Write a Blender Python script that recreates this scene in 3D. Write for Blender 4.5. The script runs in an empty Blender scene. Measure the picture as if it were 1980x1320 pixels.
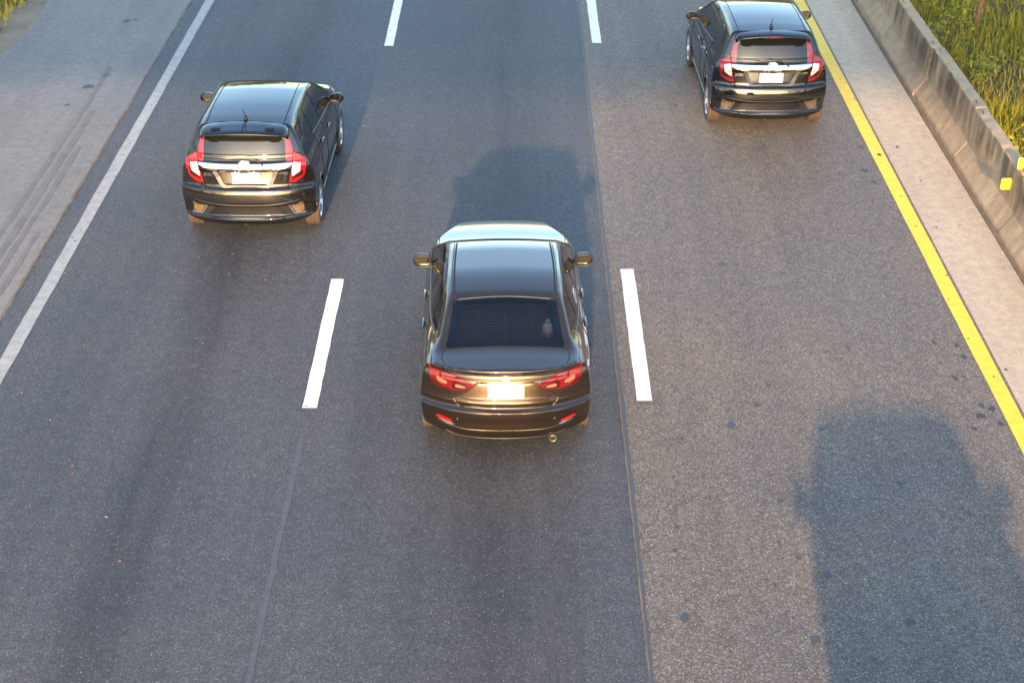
import bpy, bmesh, math, random
import numpy as np
from mathutils import Vector

random.seed(7)
rng = np.random.default_rng(7)
scene = bpy.context.scene
COL = scene.collection
R = math.radians

# ------------------------------------------------------------------ camera
PITCH = 27.85
cam_d = bpy.data.cameras.new('camera')
cam = bpy.data.objects.new('camera', cam_d)
COL.objects.link(cam)
cam.location = (0, 0, 8.75)
cam.rotation_euler = (R(90 - PITCH), 0, R(0.18))
cam_d.sensor_width = 36
cam_d.lens = 58.95
cam_d.clip_start = 0.1
cam_d.clip_end = 6000
cam_d.dof.use_dof = True
cam_d.dof.focus_distance = 17.4
cam_d.dof.aperture_fstop = 2.4
scene.camera = cam

# ------------------------------------------------------------------ sky, sun, exposure
SUN_EL, SUN_AZ = 12.5, 3.2            # azimuth: light travels this far right of +Y
w = bpy.data.worlds.new('World')
scene.world = w
w.use_nodes = True
nt = w.node_tree
nt.nodes.clear()
sky = nt.nodes.new('ShaderNodeTexSky')
sky.sky_type = 'NISHITA'
sky.sun_disc = False
sky.sun_elevation = R(SUN_EL)
sky.sun_rotation = R(180 + SUN_AZ)
sky.air_density = 1.0
sky.dust_density = 1.5
sky.ozone_density = 1.6
bg = nt.nodes.new('ShaderNodeBackground')
bg.inputs['Strength'].default_value = 0.15
wo = nt.nodes.new('ShaderNodeOutputWorld')
nt.links.new(sky.outputs[0], bg.inputs[0])
nt.links.new(bg.outputs[0], wo.inputs[0])

sd = bpy.data.lights.new('sun', 'SUN')
sd.energy = 2.8
sd.angle = R(1.2)
sd.color = (1.0, 0.63, 0.32)
sun = bpy.data.objects.new('sun', sd)
COL.objects.link(sun)
d = Vector((math.sin(R(SUN_AZ)) * math.cos(R(SUN_EL)), math.cos(R(SUN_AZ)) * math.cos(R(SUN_EL)), -math.sin(R(SUN_EL))))
sun.rotation_euler = d.to_track_quat('-Z', 'Y').to_euler()
sun.location = (-3, -40, 12)

vs = scene.view_settings
vs.view_transform = 'Standard'
vs.look = 'None'
vs.gamma = 1
vs.exposure = 2.2
vs.use_curve_mapping = False

# ------------------------------------------------------------------ helpers
def tag(o, label=None, cat=None, group=None, kind=None):
    if label: o['label'] = label
    if cat: o['category'] = cat
    if group: o['group'] = group
    if kind: o['kind'] = kind
    return o

def empty(name, loc=(0, 0, 0), rz=0.0, label=None, cat=None, group=None):
    o = bpy.data.objects.new(name, None)
    COL.objects.link(o)
    o.location = loc
    o.rotation_euler = (0, 0, rz)
    return tag(o, label, cat, group)

def mk(name, verts, faces, mat, parent=None, normals=None, smooth=True, loc=None):
    me = bpy.data.meshes.new(name)
    me.from_pydata([tuple(map(float, v)) for v in verts], [], [tuple(int(i) for i in f) for f in faces])
    me.validate()
    me.update()
    if smooth:
        me.polygons.foreach_set('use_smooth', [True] * len(me.polygons))
    if normals is not None and len(normals) == len(me.vertices):
        me.normals_split_custom_set_from_vertices([tuple(map(float, n)) for n in normals])
    if mat: me.materials.append(mat)
    o = bpy.data.objects.new(name, me)
    COL.objects.link(o)
    if parent: o.parent = parent
    if loc is not None: o.location = loc
    return o

def from_bm(name, bm, mat, parent=None, smooth=False):
    me = bpy.data.meshes.new(name)
    bm.to_mesh(me)
    bm.free()
    if smooth:
        me.polygons.foreach_set('use_smooth', [True] * len(me.polygons))
    if mat: me.materials.append(mat)
    o = bpy.data.objects.new(name, me)
    COL.objects.link(o)
    if parent: o.parent = parent
    return o

def box(name, lo, hi, mat, parent=None, bevel=0.0):
    bm = bmesh.new()
    bmesh.ops.create_cube(bm, size=1)
    for v in bm.verts:
        v.co = Vector([(lo[i] + hi[i]) / 2 + v.co[i] * (hi[i] - lo[i]) for i in range(3)])
    if bevel:
        bmesh.ops.bevel(bm, geom=list(bm.edges), offset=bevel, segments=2, affect='EDGES')
    return from_bm(name, bm, mat, parent)

def sheet(name, x0, x1, y0, y1, z, mat, parent=None):
    return mk(name, [(x0, y0, z), (x1, y0, z), (x1, y1, z), (x0, y1, z)], [(0, 1, 2, 3)], mat, parent, smooth=False)

def tube_mesh(path, r, sides=6):
    P = np.array(path, float)
    n = len(P)
    rr = np.full(n, r) if np.isscalar(r) else np.array(r, float)
    T = np.gradient(P, axis=0)
    T /= np.linalg.norm(T, axis=1)[:, None] + 1e-12
    ref = np.array([0, 0, 1.0]) if abs(T[0][2]) < 0.9 else np.array([1.0, 0, 0])
    V, F = [], []
    for i in range(n):
        u = np.cross(T[i], ref); u /= np.linalg.norm(u) + 1e-9
        v = np.cross(u, T[i])
        for k in range(sides):
            a = 2 * math.pi * k / sides
            V.append(P[i] + rr[i] * (math.cos(a) * u + math.sin(a) * v))
    for i in range(n - 1):
        for k in range(sides):
            k2 = (k + 1) % sides
            F.append((i * sides + k, i * sides + k2, (i + 1) * sides + k2, (i + 1) * sides + k))
    F.append(tuple(range(sides))[::-1])
    F.append(tuple((n - 1) * sides + k for k in range(sides)))
    return V, F

def tube(name, path, r, mat, parent=None, sides=6):
    V, F = tube_mesh(path, r, sides)
    return mk(name, V, F, mat, parent)

def lathe(name, prof, mat, parent=None, axis='z', seg=24, loc=None):
    """prof: list of (radius, height) spun round the axis"""
    V, F = [], []
    n = len(prof)
    for k in range(seg):
        a = 2 * math.pi * k / seg
        c, s = math.cos(a), math.sin(a)
        for (r, h) in prof:
            V.append((r * c, r * s, h) if axis == 'z' else ((h, r * c, r * s) if axis == 'x' else (r * s, h, r * c)))
    for k in range(seg):
        k2 = (k + 1) % seg
        for i in range(n - 1):
            F.append((k * n + i, k2 * n + i, k2 * n + i + 1, k * n + i + 1))
    return mk(name, V, F, mat, parent, loc=loc)

def mono(xs, ys):
    """smooth monotone cubic through points, for numpy arrays"""
    x = np.array(xs, float); y = np.array(ys, float)
    h = np.diff(x); dl = np.diff(y) / h
    m = np.zeros(len(x))
    for i in range(1, len(x) - 1):
        if dl[i - 1] * dl[i] > 0:
            w1 = 2 * h[i] + h[i - 1]; w2 = h[i] + 2 * h[i - 1]
            m[i] = (w1 + w2) / (w1 / dl[i - 1] + w2 / dl[i])
    m[0], m[-1] = dl[0], dl[-1]
    def f(q):
        q = np.clip(q, x[0], x[-1])
        i = np.clip(np.searchsorted(x, q) - 1, 0, len(x) - 2)
        t = (q - x[i]) / h[i]
        t2, t3 = t * t, t * t * t
        return (2 * t3 - 3 * t2 + 1) * y[i] + (t3 - 2 * t2 + t) * h[i] * m[i] + (-2 * t3 + 3 * t2) * y[i + 1] + (t3 - t2) * h[i] * m[i + 1]
    return f

def smax(a, b, k):
    h = np.clip(0.5 + 0.5 * (a - b) / k, 0, 1)
    return b * (1 - h) + a * h + k * h * (1 - h)

def sstep(a, b, x):
    t = np.clip((x - a) / (b - a), 0, 1)
    return t * t * (3 - 2 * t)

# ------------------------------------------------------------------ materials
def new_mat(name):
    m = bpy.data.materials.new(name)
    m.use_nodes = True
    return m, m.node_tree, m.node_tree.nodes['Principled BSDF']

def simple(name, col, rough=0.5, metal=0.0, coat=0.0, spec=0.5, noise=0.0, nscale=40, bump=0.0):
    m, t, b = new_mat(name)
    b.inputs['Base Color'].default_value = (*col, 1)
    b.inputs['Roughness'].default_value = rough
    b.inputs['Metallic'].default_value = metal
    b.inputs['Coat Weight'].default_value = coat
    b.inputs['Coat Roughness'].default_value = 0.02
    b.inputs['Specular IOR Level'].default_value = spec
    tc = t.nodes.new('ShaderNodeTexCoord')
    nz = t.nodes.new('ShaderNodeTexNoise')
    nz.inputs['Scale'].default_value = nscale
    nz.inputs['Detail'].default_value = 4
    t.links.new(tc.outputs['Object'], nz.inputs['Vector'])
    if noise:
        mx = t.nodes.new('ShaderNodeMix'); mx.data_type = 'RGBA'
        mx.inputs[6].default_value = (*[c * (1 - noise) for c in col], 1)
        mx.inputs[7].default_value = (*[min(1, c * (1 + noise)) for c in col], 1)
        t.links.new(nz.outputs['Fac'], mx.inputs[0])
        t.links.new(mx.outputs[2], b.inputs['Base Color'])
    if bump:
        bp = t.nodes.new('ShaderNodeBump')
        bp.inputs['Strength'].default_value = bump
        bp.inputs['Distance'].default_value = 0.01
        t.links.new(nz.outputs['Fac'], bp.inputs['Height'])
        t.links.new(bp.outputs['Normal'], b.inputs['Normal'])
    return m

class N:
    """small node-tree builder"""
    def __init__(s, name):
        s.m, s.t, s.b = new_mat(name)
        s.tc = s.t.nodes.new('ShaderNodeTexCoord').outputs['Object']
    def mapping(s, scale):
        n = s.t.nodes.new('ShaderNodeMapping'); n.inputs['Scale'].default_value = scale
        s.t.links.new(s.tc, n.inputs['Vector']); return n.outputs[0]
    def noise(s, scale, detail=3, vec=None, rough=0.5):
        n = s.t.nodes.new('ShaderNodeTexNoise'); n.inputs['Scale'].default_value = scale
        n.inputs['Detail'].default_value = detail; n.inputs['Roughness'].default_value = rough
        s.t.links.new(vec if vec else s.tc, n.inputs['Vector']); return n.outputs['Fac']
    def voro(s, scale, out='Color', feature='F1', vec=None):
        n = s.t.nodes.new('ShaderNodeTexVoronoi'); n.inputs['Scale'].default_value = scale; n.feature = feature
        s.t.links.new(vec if vec else s.tc, n.inputs['Vector']); return n.outputs[out]
    def ramp(s, val, stops, interp='LINEAR'):
        n = s.t.nodes.new('ShaderNodeValToRGB'); n.color_ramp.interpolation = interp
        e = n.color_ramp.elements
        while len(e) < len(stops): e.new(0.5)
        for el, (p, c) in zip(e, stops):
            el.position = p; el.color = (*c, 1) if isinstance(c, tuple) else (c, c, c, 1)
        s.t.links.new(val, n.inputs[0]); return n.outputs[0]
    def mix(s, fac, a, b, mode='MIX'):
        n = s.t.nodes.new('ShaderNodeMix'); n.data_type = 'RGBA'; n.blend_type = mode
        for sock, v in ((n.inputs[0], fac), (n.inputs[6], a), (n.inputs[7], b)):
            if isinstance(v, bpy.types.NodeSocket): s.t.links.new(v, sock)
            elif isinstance(v, tuple): sock.default_value = (*v, 1)
            else: sock.default_value = v
        return n.outputs[2]
    def math(s, op, a, b=0.0, clamp=False):
        n = s.t.nodes.new('ShaderNodeMath'); n.operation = op; n.use_clamp = clamp
        for sock, v in ((n.inputs[0], a), (n.inputs[1], b)):
            if isinstance(v, bpy.types.NodeSocket): s.t.links.new(v, sock)
            else: sock.default_value = v
        return n.outputs[0]
    def xyz(s, vec=None):
        n = s.t.nodes.new('ShaderNodeSeparateXYZ'); s.t.links.new(vec if vec else s.tc, n.inputs[0]); return n.outputs
    def bump(s, h, strength, dist):
        n = s.t.nodes.new('ShaderNodeBump'); n.inputs['Strength'].default_value = strength; n.inputs['Distance'].default_value = dist
        s.t.links.new(h, n.inputs['Height']); s.t.links.new(n.outputs[0], s.b.inputs['Normal'])
    def color(s, c): s.t.links.new(c, s.b.inputs['Base Color'])
    def rough(s, r):
        if isinstance(r, bpy.types.NodeSocket): s.t.links.new(r, s.b.inputs['Roughness'])
        else: s.b.inputs['Roughness'].default_value = r

def asphalt(name, c_lo, c_hi, x0, x1, lane, stone, stone_amt, dusty=(0.17, 0.145, 0.12), dust_amt=0.18, dark=0.56, stone_l=0.55, grain=1.0):
    """lane: list of (x, darkening 0..1) for the oil-darkened wheel and centre strips"""
    n = N(name)
    big = n.noise(0.35, 4)
    st = n.noise(1.0, 4, n.mapping((2.6, 0.10, 1)), 0.6)
    fine = n.noise(55, 3, None, 0.75)
    c = n.mix(n.ramp(fine, [(0.32, 0.0), (0.70, 1.0)]), c_lo, c_hi)
    # worn and oil-stained strips along the lane
    xs = n.math('ADD', n.xyz()[0], n.math('MULTIPLY', n.math('SUBTRACT', n.noise(0.5, 3), 0.5), 0.35))
    xn = n.math('DIVIDE', n.math('SUBTRACT', xs, x0), x1 - x0, True)
    strip = n.ramp(xn, [((x - x0) / (x1 - x0), float(v)) for x, v in lane], 'EASE')
    strip = n.math('MULTIPLY', strip, n.ramp(n.noise(1.0, 5, n.mapping((5, 0.22, 1)), 0.65), [(0.30, 0.45), (0.62, 1.0)]))
    c = n.mix(strip, c, n.mix(1.0, c, (dark, dark, dark * 1.03), 'MULTIPLY'))
    c = n.mix(n.math('MULTIPLY', n.ramp(big, [(0.42, 0.0), (0.72, 1.0)]), dust_amt), c, dusty)
    c = n.mix(n.ramp(st, [(0.36, 0.35), (0.62, 0.0)]), c, n.mix(1.0, c, (0.62, 0.62, 0.66), 'MULTIPLY'))
    cell = n.xyz(n.voro(stone * 1.35, 'Color'))[2]
    c = n.mix(grain, c, n.ramp(cell, [(0.0, 0.50), (0.45, 0.86), (0.8, 1.1), (1.0, 1.75)]), 'MULTIPLY')
    mott = n.noise(7, 5, None, 0.7)
    c = n.mix(1.0, c, n.ramp(mott, [(0.3, 0.80), (0.7, 1.16)]), 'MULTIPLY')
    # exposed stones
    v = n.voro(stone, 'Color'); r_ = n.xyz(v)[0]
    dd = n.voro(stone, 'Distance')
    stones = n.math('MULTIPLY', n.math('GREATER_THAN', r_, 1 - stone_amt), n.math('LESS_THAN', dd, 0.42))
    tint = n.mix(n.xyz(v)[1], tuple(c * stone_l for c in (0.28, 0.25, 0.22)), tuple(c * stone_l for c in (0.52, 0.50, 0.47)))
    c = n.mix(stones, c, tint)
    pits = n.math('MULTIPLY', n.math('LESS_THAN', r_, stone_amt * 0.9), n.math('LESS_THAN', dd, 0.4))
    c = n.mix(n.math('MULTIPLY', pits, 0.55), c, (0.02, 0.02, 0.021))
    n.color(c)
    n.rough(n.ramp(fine, [(0.3, 0.56), (0.7, 0.84)]))
    n.b.inputs['Specular IOR Level'].default_value = 0.5
    n.bump(n.math('ADD', fine, n.math('MULTIPLY', stones, 0.4)), 0.5, 0.012)
    return n.m

M = {}
M['road'] = asphalt('fresh_asphalt', (0.043, 0.048, 0.056), (0.104, 0.110, 0.119), -5.93, 1.1,
    [(-5.93, 0.0), (-5.2, 0.0), (-4.75, 0.35), (-4.2, 0.15), (-3.55, 1.0), (-2.9, 0.1), (-2.15, 0.0), (-1.25, 0.35), (-0.75, 0.55), (-0.2, 1.0), (0.4, 0.45), (0.8, 0.1)],
    70, 0.035)
M['old_lane'] = asphalt('old_asphalt', (0.092, 0.079, 0.066), (0.225, 0.190, 0.154), 1.09, 5.0,
    [(1.09, 0.0), (2.0, 0.15), (2.4, 0.30), (3.1, 0.05), (3.45, 0.35), (3.9, 0.1), (4.4, 0.15), (5.0, 0.0)],
    56, 0.075, (0.24, 0.180, 0.125), 0.42, 0.68, 0.75)
M['shoulder'] = asphalt('dusty_asphalt', (0.14, 0.137, 0.130), (0.25, 0.238, 0.22), -8.6, -5.9,
    [(-8.6, 0.0), (-7.3, 0.0), (-6.75, 0.1), (-6.5, 0.25), (-6.1, 0.1), (-5.9, 0.0)],
    60, 0.03, (0.27, 0.242, 0.212), 0.7, 0.7, 0.55, 0.45)
M['concrete_strip'] = asphalt('sandy_concrete', (0.44, 0.35, 0.24), (0.60, 0.49, 0.35), 5.0, 6.1,
    [(5.0, 0.0), (5.5, 0.15), (5.9, 0.0)], 60, 0.02, (0.60, 0.50, 0.36), 0.6, 0.85, 0.8, 0.25)

def paint_line(name, c1, c2):
    n = N(name)
    v = n.voro(16, 'Color'); dd = n.voro(16, 'Distance')
    chips = n.math('MULTIPLY', n.math('GREATER_THAN', n.xyz(v)[0], 0.965), n.math('LESS_THAN', dd, 0.28))
    wear = n.ramp(n.noise(9, 5), [(0.35, 0.0), (0.75, 1.0)])
    c = n.mix(wear, c1, c2)
    c = n.mix(chips, c, (0.05, 0.05, 0.05))
    scuff = n.ramp(n.noise(1.0, 6, n.mapping((14, 2.2, 1)), 0.75), [(0.60, 0.0), (0.74, 0.55)])
    c = n.mix(scuff, c, tuple(q * 0.35 for q in c2))
    n.color(c); n.rough(0.6)
    n.bump(n.noise(60, 3), 0.3, 0.006)
    return n.m
M['white_paint'] = paint_line('white_road_paint', (0.86, 0.85, 0.82), (0.78, 0.76, 0.72))
M['worn_white'] = paint_line('worn_white_road_paint', (0.36, 0.36, 0.34), (0.25, 0.25, 0.235))
M['yellow_paint'] = paint_line('yellow_road_paint', (0.86, 0.60, 0.04), (0.76, 0.50, 0.03))
M['tar'] = simple('tar', (0.036, 0.039, 0.047), 0.55, noise=0.3)
M['oil'] = simple('faint_oil_spot', (0.058, 0.064, 0.080), 0.6, noise=0.35, nscale=25)
M['sandy_edge'] = simple('sandy_filler_and_lit_edge', (0.155, 0.115, 0.078), 0.9, noise=0.6, nscale=3)
M['crack'] = simple('weathered_joint', (0.060, 0.068, 0.080), 0.6, noise=0.5, nscale=60)
M['old_mark'] = simple('removed_marking_trace', (0.076, 0.082, 0.092), 0.65, noise=0.4, nscale=14)
M['dust_mark'] = simple('pale_paint_trace', (0.165, 0.137, 0.112), 0.75, noise=0.4, nscale=14)
M['skid'] = simple('tyre_rubber_mark', (0.140, 0.138, 0.138), 0.85, noise=0.45, nscale=4)
M['skid_dark'] = simple('dark_tyre_rubber_mark', (0.056, 0.058, 0.063), 0.7, noise=0.45, nscale=10)
M['leaf_litter'] = simple('dry_leaf', (0.38, 0.19, 0.09), 0.8, noise=0.5, nscale=2)

n = N('verge_dirt')
n.color(n.mix(n.ramp(n.noise(1.2, 5), [(0.35, 0.0), (0.65, 1.0)]), n.mix(n.noise(24, 4), (0.11, 0.085, 0.06), (0.20, 0.16, 0.11)), (0.26, 0.21, 0.15)))
n.rough(0.95); n.bump(n.noise(14, 5), 0.8, 0.04); M['dirt'] = n.m
n = N('meadow_ground')
n.color(n.mix(n.ramp(n.noise(2.0, 5), [(0.35, 0.0), (0.65, 1.0)]), (0.045, 0.050, 0.012), n.mix(n.noise(30, 4), (0.07, 0.07, 0.018), (0.13, 0.105, 0.04))))
n.rough(0.95); n.bump(n.noise(20, 5), 1.0, 0.05); M['meadow'] = n.m

n = N('stained_concrete')
z = n.xyz()[2]
streak = n.math('ADD', n.math('MULTIPLY', n.noise(1.0, 5, n.mapping((1, 3.2, 0.7)), 0.65), 0.55), n.math('MULTIPLY', n.noise(0.9, 4), 0.45))
drip = n.ramp(streak, [(0.43, 1.0), (0.60, 0.0)])
zone = n.ramp(z, [(0.12, 0.15), (0.30, 0.45), (0.55, 1.0), (0.765, 0.9), (0.783, 0.0)])
c = n.mix(n.noise(26, 4), (0.33, 0.235, 0.135), (0.47, 0.36, 0.235))
c = n.mix(n.ramp(n.noise(1.6, 4), [(0.4, 0.0), (0.7, 0.7)]), c, (0.38, 0.27, 0.16))
c = n.mix(n.math('MULTIPLY', n.math('MULTIPLY', drip, zone), 0.95), c, (0.072, 0.048, 0.032))
c = n.mix(1.0, c, n.ramp(n.noise(5, 6, None, 0.75), [(0.3, 0.72), (0.7, 1.15)]), 'MULTIPLY')
n.color(c); n.rough(0.88); n.bump(n.noise(35, 4), 0.6, 0.012); M['barrier'] = n.m

def grass_mat(name, cols):
    n = N(name)
    at = n.t.nodes.new('ShaderNodeAttribute'); at.attribute_name = 'tint'
    n.color(n.ramp(at.outputs['Fac'], [(i / (len(cols) - 1), c) for i, c in enumerate(cols)]))
    n.rough(0.6)
    n.b.inputs['Transmission Weight'].default_value = 0.0
    # thin leaves let light through
    tr = n.t.nodes.new('ShaderNodeBsdfTranslucent')
    n.t.links.new(n.b.inputs['Base Color'].links[0].from_socket, tr.inputs['Color'])
    ms = n.t.nodes.new('ShaderNodeMixShader'); ms.inputs[0].default_value = 0.35
    out = n.t.nodes['Material Output']
    n.t.links.new(n.b.outputs[0], ms.inputs[1]); n.t.links.new(tr.outputs[0], ms.inputs[2])
    n.t.links.new(ms.outputs[0], out.inputs['Surface'])
    return n.m
M['grass'] = grass_mat('roadside_grass', [(0.12, 0.155, 0.012), (0.30, 0.28, 0.022), (0.48, 0.37, 0.035), (0.52, 0.37, 0.08)])
M['weed'] = grass_mat('weed_leaf', [(0.12, 0.17, 0.015), (0.28, 0.28, 0.025), (0.46, 0.38, 0.04)])
M['tree_leaf'] = grass_mat('tree_leaf', [(0.04, 0.08, 0.015), (0.09, 0.13, 0.03)])
M['bark'] = simple('bark', (0.15, 0.085, 0.045), 0.9, noise=0.5, nscale=12, bump=0.8)

def car_paint(name, col, metal, rough, coat_ior=1.6, flake=0.0):
    m, t, b = new_mat(name)
    b.inputs['Base Color'].default_value = (*col, 1)
    b.inputs['Metallic'].default_value = metal
    b.inputs['Roughness'].default_value = rough
    b.inputs['Coat Weight'].default_value = 1.0
    b.inputs['Coat IOR'].default_value = coat_ior
    b.inputs['Specular IOR Level'].default_value = 0.0 if metal == 0 else 0.5
    tc = t.nodes.new('ShaderNodeTexCoord')
    nz = t.nodes.new('ShaderNodeTexNoise'); nz.inputs['Scale'].default_value = 3.0; nz.inputs['Detail'].default_value = 6
    t.links.new(tc.outputs['Object'], nz.inputs['Vector'])
    mr = t.nodes.new('ShaderNodeMapRange'); mr.inputs['To Min'].default_value = 0.01; mr.inputs['To Max'].default_value = 0.05
    t.links.new(nz.outputs['Fac'], mr.inputs['Value']); t.links.new(mr.outputs[0], b.inputs['Coat Roughness'])
    return m
M['black_paint'] = car_paint('black_car_paint', (0.006, 0.006, 0.007), 0.0, 0.35, 1.68)
M['bronze_paint'] = car_paint('bronze_grey_car_paint', (0.046, 0.029, 0.016), 0.9, 0.36, 1.72)
M['glass_dark'] = simple('dark_tinted_glass', (0.006, 0.007, 0.008), 0.03, 0, 0.0, 0.6)
M['rubber'] = simple('black_rubber', (0.02, 0.02, 0.02), 0.7, noise=0.3)
M['gap'] = simple('panel_gap', (0.004, 0.004, 0.004), 0.9)
M['frit_reflection'] = simple('frit_and_dark_reflection', (0.004, 0.004, 0.004), 0.6, spec=0.1)
M['trim'] = simple('black_plastic_trim', (0.015, 0.015, 0.016), 0.35, noise=0.2)
M['trim_gloss'] = simple('gloss_black_plastic', (0.020, 0.014, 0.009), 0.18, spec=0.35)
M['grey_trim'] = simple('grey_satin_trim', (0.085, 0.085, 0.090), 0.5, 0.0, noise=0.15)
M['chrome'] = simple('chrome', (0.85, 0.83, 0.80), 0.09, 1.0)
M['alloy'] = simple('silver_alloy', (0.62, 0.62, 0.63), 0.28, 0.9, noise=0.1)
M['red_lens'] = simple('red_lamp_lens', (0.24, 0.004, 0.006), 0.08, 0, 0.8, 0.6, noise=0.15, nscale=30)
M['deep_red_lens'] = simple('deep_red_lamp_lens', (0.115, 0.002, 0.004), 0.06, 0, 0.8, 0.6, noise=0.3, nscale=22)
M['amber_lens'] = simple('peach_lamp_lens', (0.20, 0.10, 0.06), 0.10, 0.0, 0.5, 0.6, noise=0.3, nscale=60)
M['dark_red_lens'] = simple('dark_red_lamp_lens', (0.030, 0.002, 0.003), 0.08, 0, 0.8, 0.6)
M['clear_lens'] = simple('clear_lamp_lens', (0.82, 0.77, 0.68), 0.12, 0.25, 0.7, 0.6, noise=0.15, nscale=60)
M['plate'] = simple('white_number_plate', (0.88, 0.87, 0.84), 0.5, noise=0.03)
M['mirror'] = simple('mirror_glass', (0.30, 0.29, 0.24), 0.02, 1.0)
M['tyre'] = simple('tyre_rubber', (0.060, 0.043, 0.031), 0.85, noise=0.3, nscale=30)
M['wheel_well'] = simple('wheel_well', (0.010, 0.010, 0.010), 0.95)
M['road_reflection'] = simple('insert_road_reflection', (0.105, 0.072, 0.042), 0.45, 0.2, noise=0.3, nscale=60)  # tan colour paints the reflected road into the bumper inserts
M['parcel'] = simple('parcel_shelf_cloth', (0.014, 0.014, 0.015), 0.95, noise=0.3)
M['doll_white'] = simple('white_plush', (0.80, 0.78, 0.74), 0.8, noise=0.05)
M['doll_red'] = simple('red_cloth', (0.55, 0.05, 0.04), 0.8, noise=0.1)
M['copper'] = simple('defroster_wire', (0.050, 0.032, 0.024), 0.7, 0.0)
M['reflector'] = simple('yellow_reflector', (0.90, 0.82, 0.03), 0.35, noise=0.06)
M['steel'] = simple('galvanised_steel', (0.42, 0.41, 0.39), 0.45, 0.8, noise=0.2, nscale=20)
M['pipe'] = simple('exhaust_steel', (0.30, 0.25, 0.20), 0.35, 0.9, noise=0.2)
M['bridge'] = simple('bridge_concrete', (0.30, 0.28, 0.25), 0.9, noise=0.25, nscale=3, bump=0.4)
# tinted see-through glass of the sedan's rear window
m = bpy.data.materials.new('tinted_rear_glass'); m.use_nodes = True
t = m.node_tree; t.nodes.clear()
o_ = t.nodes.new('ShaderNodeOutputMaterial'); mx = t.nodes.new('ShaderNodeMixShader')
fr = t.nodes.new('ShaderNodeFresnel'); fr.inputs['IOR'].default_value = 1.7
tr = t.nodes.new('ShaderNodeBsdfTransparent'); tr.inputs['Color'].default_value = (0.52, 0.51, 0.52, 1)
gl = t.nodes.new('ShaderNodeBsdfGlossy'); gl.inputs['Roughness'].default_value = 0.02
t.links.new(fr.outputs[0], mx.inputs[0]); t.links.new(tr.outputs[0], mx.inputs[1]); t.links.new(gl.outputs[0], mx.inputs[2]); t.links.new(mx.outputs[0], o_.inputs[0])
M['tint_glass'] = m

# ------------------------------------------------------------------ ground, road, markings
ground = tag(sheet('ground', -2500, 2500, -2500, 2500, -0.03, M['meadow']), kind='structure')
road = tag(sheet('road', -5.94, 1.09, -120, 900, 0.0, M['road']), kind='structure')
lane3 = tag(sheet('old_asphalt_lane', 1.09, 5.24, -120, 900, 0.0, M['old_lane']), kind='structure')
strip = tag(sheet('concrete_edge_strip', 5.24, 6.14, -120, 900, 0.002, M['concrete_strip']), kind='structure')

def wavy_strip(name, xa, xb, y0, y1, step, z, mat, parent, ja, jb, seed=1):
    r = random.Random(seed)
    V, F = [], []
    y = y0; k = 0
    while y <= y1:
        V += [(xa + r.uniform(-ja, ja), y, z), (xb + r.uniform(-jb, jb), y, z)]
        if k: F.append((2 * k - 2, 2 * k - 1, 2 * k + 1, 2 * k))
        y += step; k += 1
    o = mk(name, V, F, mat, parent, smooth=False)
    return o
shoulder = wavy_strip('shoulder', -8.47, -5.9, -40, 120, 0.35, 0.004, M['shoulder'], None, 0.07, 0.015, 3)
tag(shoulder, kind='structure')
verge = wavy_strip('dirt_verge', -9.0, -8.3, -40, 120, 0.4, -0.008, M['dirt'], None, 0.16, 0.0, 4)
tag(verge, kind='structure')

# painted lines
for (x, w_, ys, lab) in ((-2.15, 0.15, (15.07, 18.15), None), (1.34, 0.16, (15.23, 18.44), None)):
    for k in range(-2, 8):
        y0 = ys[0] + 12.06 * k; y1 = ys[1] + 12.06 * k
        bm = bmesh.new()
        pts = []
        nseg = 16
        r = random.Random(k * 7 + int(x * 10))
        for i in range(nseg + 1): pts.append((x - w_ / 2 + r.uniform(-.004, .004), y0 + (y1 - y0) * i / nseg))
        for i in range(nseg, -1, -1): pts.append((x + w_ / 2 + r.uniform(-.004, .004), y0 + (y1 - y0) * i / nseg))
        bm.faces.new([bm.verts.new((px, py, 0.005)) for px, py in pts])
        from_bm('lane_dash', bm, M['white_paint'], road if x < 0 else lane3)
wavy_strip('edge_line', -5.655, -5.495, -40, 200, 0.45, 0.005, M['worn_white'], road, 0.006, 0.006, 5)
wavy_strip('yellow_edge_line', 5.02, 5.205, -40, 200, 0.6, 0.006, M['yellow_paint'], lane3, 0.003, 0.003, 6)
wavy_strip('filler_and_lit_edge', 1.072, 1.09, -20, 120, 0.09, 0.0042, M['sandy_edge'], road, 0.006, 0.004, 8)  # sandy strip also paints the sunlit edge of the joint step
wavy_strip('joint_crack', 1.088, 1.122, -20, 120, 0.07, 0.0046, M['crack'], lane3, 0.004, 0.010, 9)
wavy_strip('filler_and_lit_edge', -5.93, -5.905, -20, 120, 0.15, 0.0062, M['sandy_edge'], road, 0.010, 0.014, 10)
wavy_strip('old_line_trace', -2.19, -2.135, 6, 14.6, 0.2, 0.0035, M['old_mark'], road, 0.006, 0.007, 11)
for (xa, xb, y0, y1, sd_) in ((-6.30, -6.22, 10, 22.5, 1), (-6.44, -6.36, 12, 24, 2), (-6.60, -6.52, 15, 26.0, 3), (-6.14, -6.07, 9, 19.5, 4)):
    wavy_strip('tyre_mark', xa, xb, y0, y1, 0.5, 0.0075, M['skid'], shoulder, 0.014, 0.014, 20 + sd_)
for (xa, xb, y0, y1, sd_) in ((0.28, 0.33, 8.5, 12.3, 1), (0.40, 0.435, 8.0, 12.6, 2), (0.50, 0.53, 9, 12.0, 3)):
    wavy_strip('tyre_mark', xa, xb, y0, y1, 0.3, 0.0036, M['skid_dark'], road, 0.012, 0.012, 30 + sd_)
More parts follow.
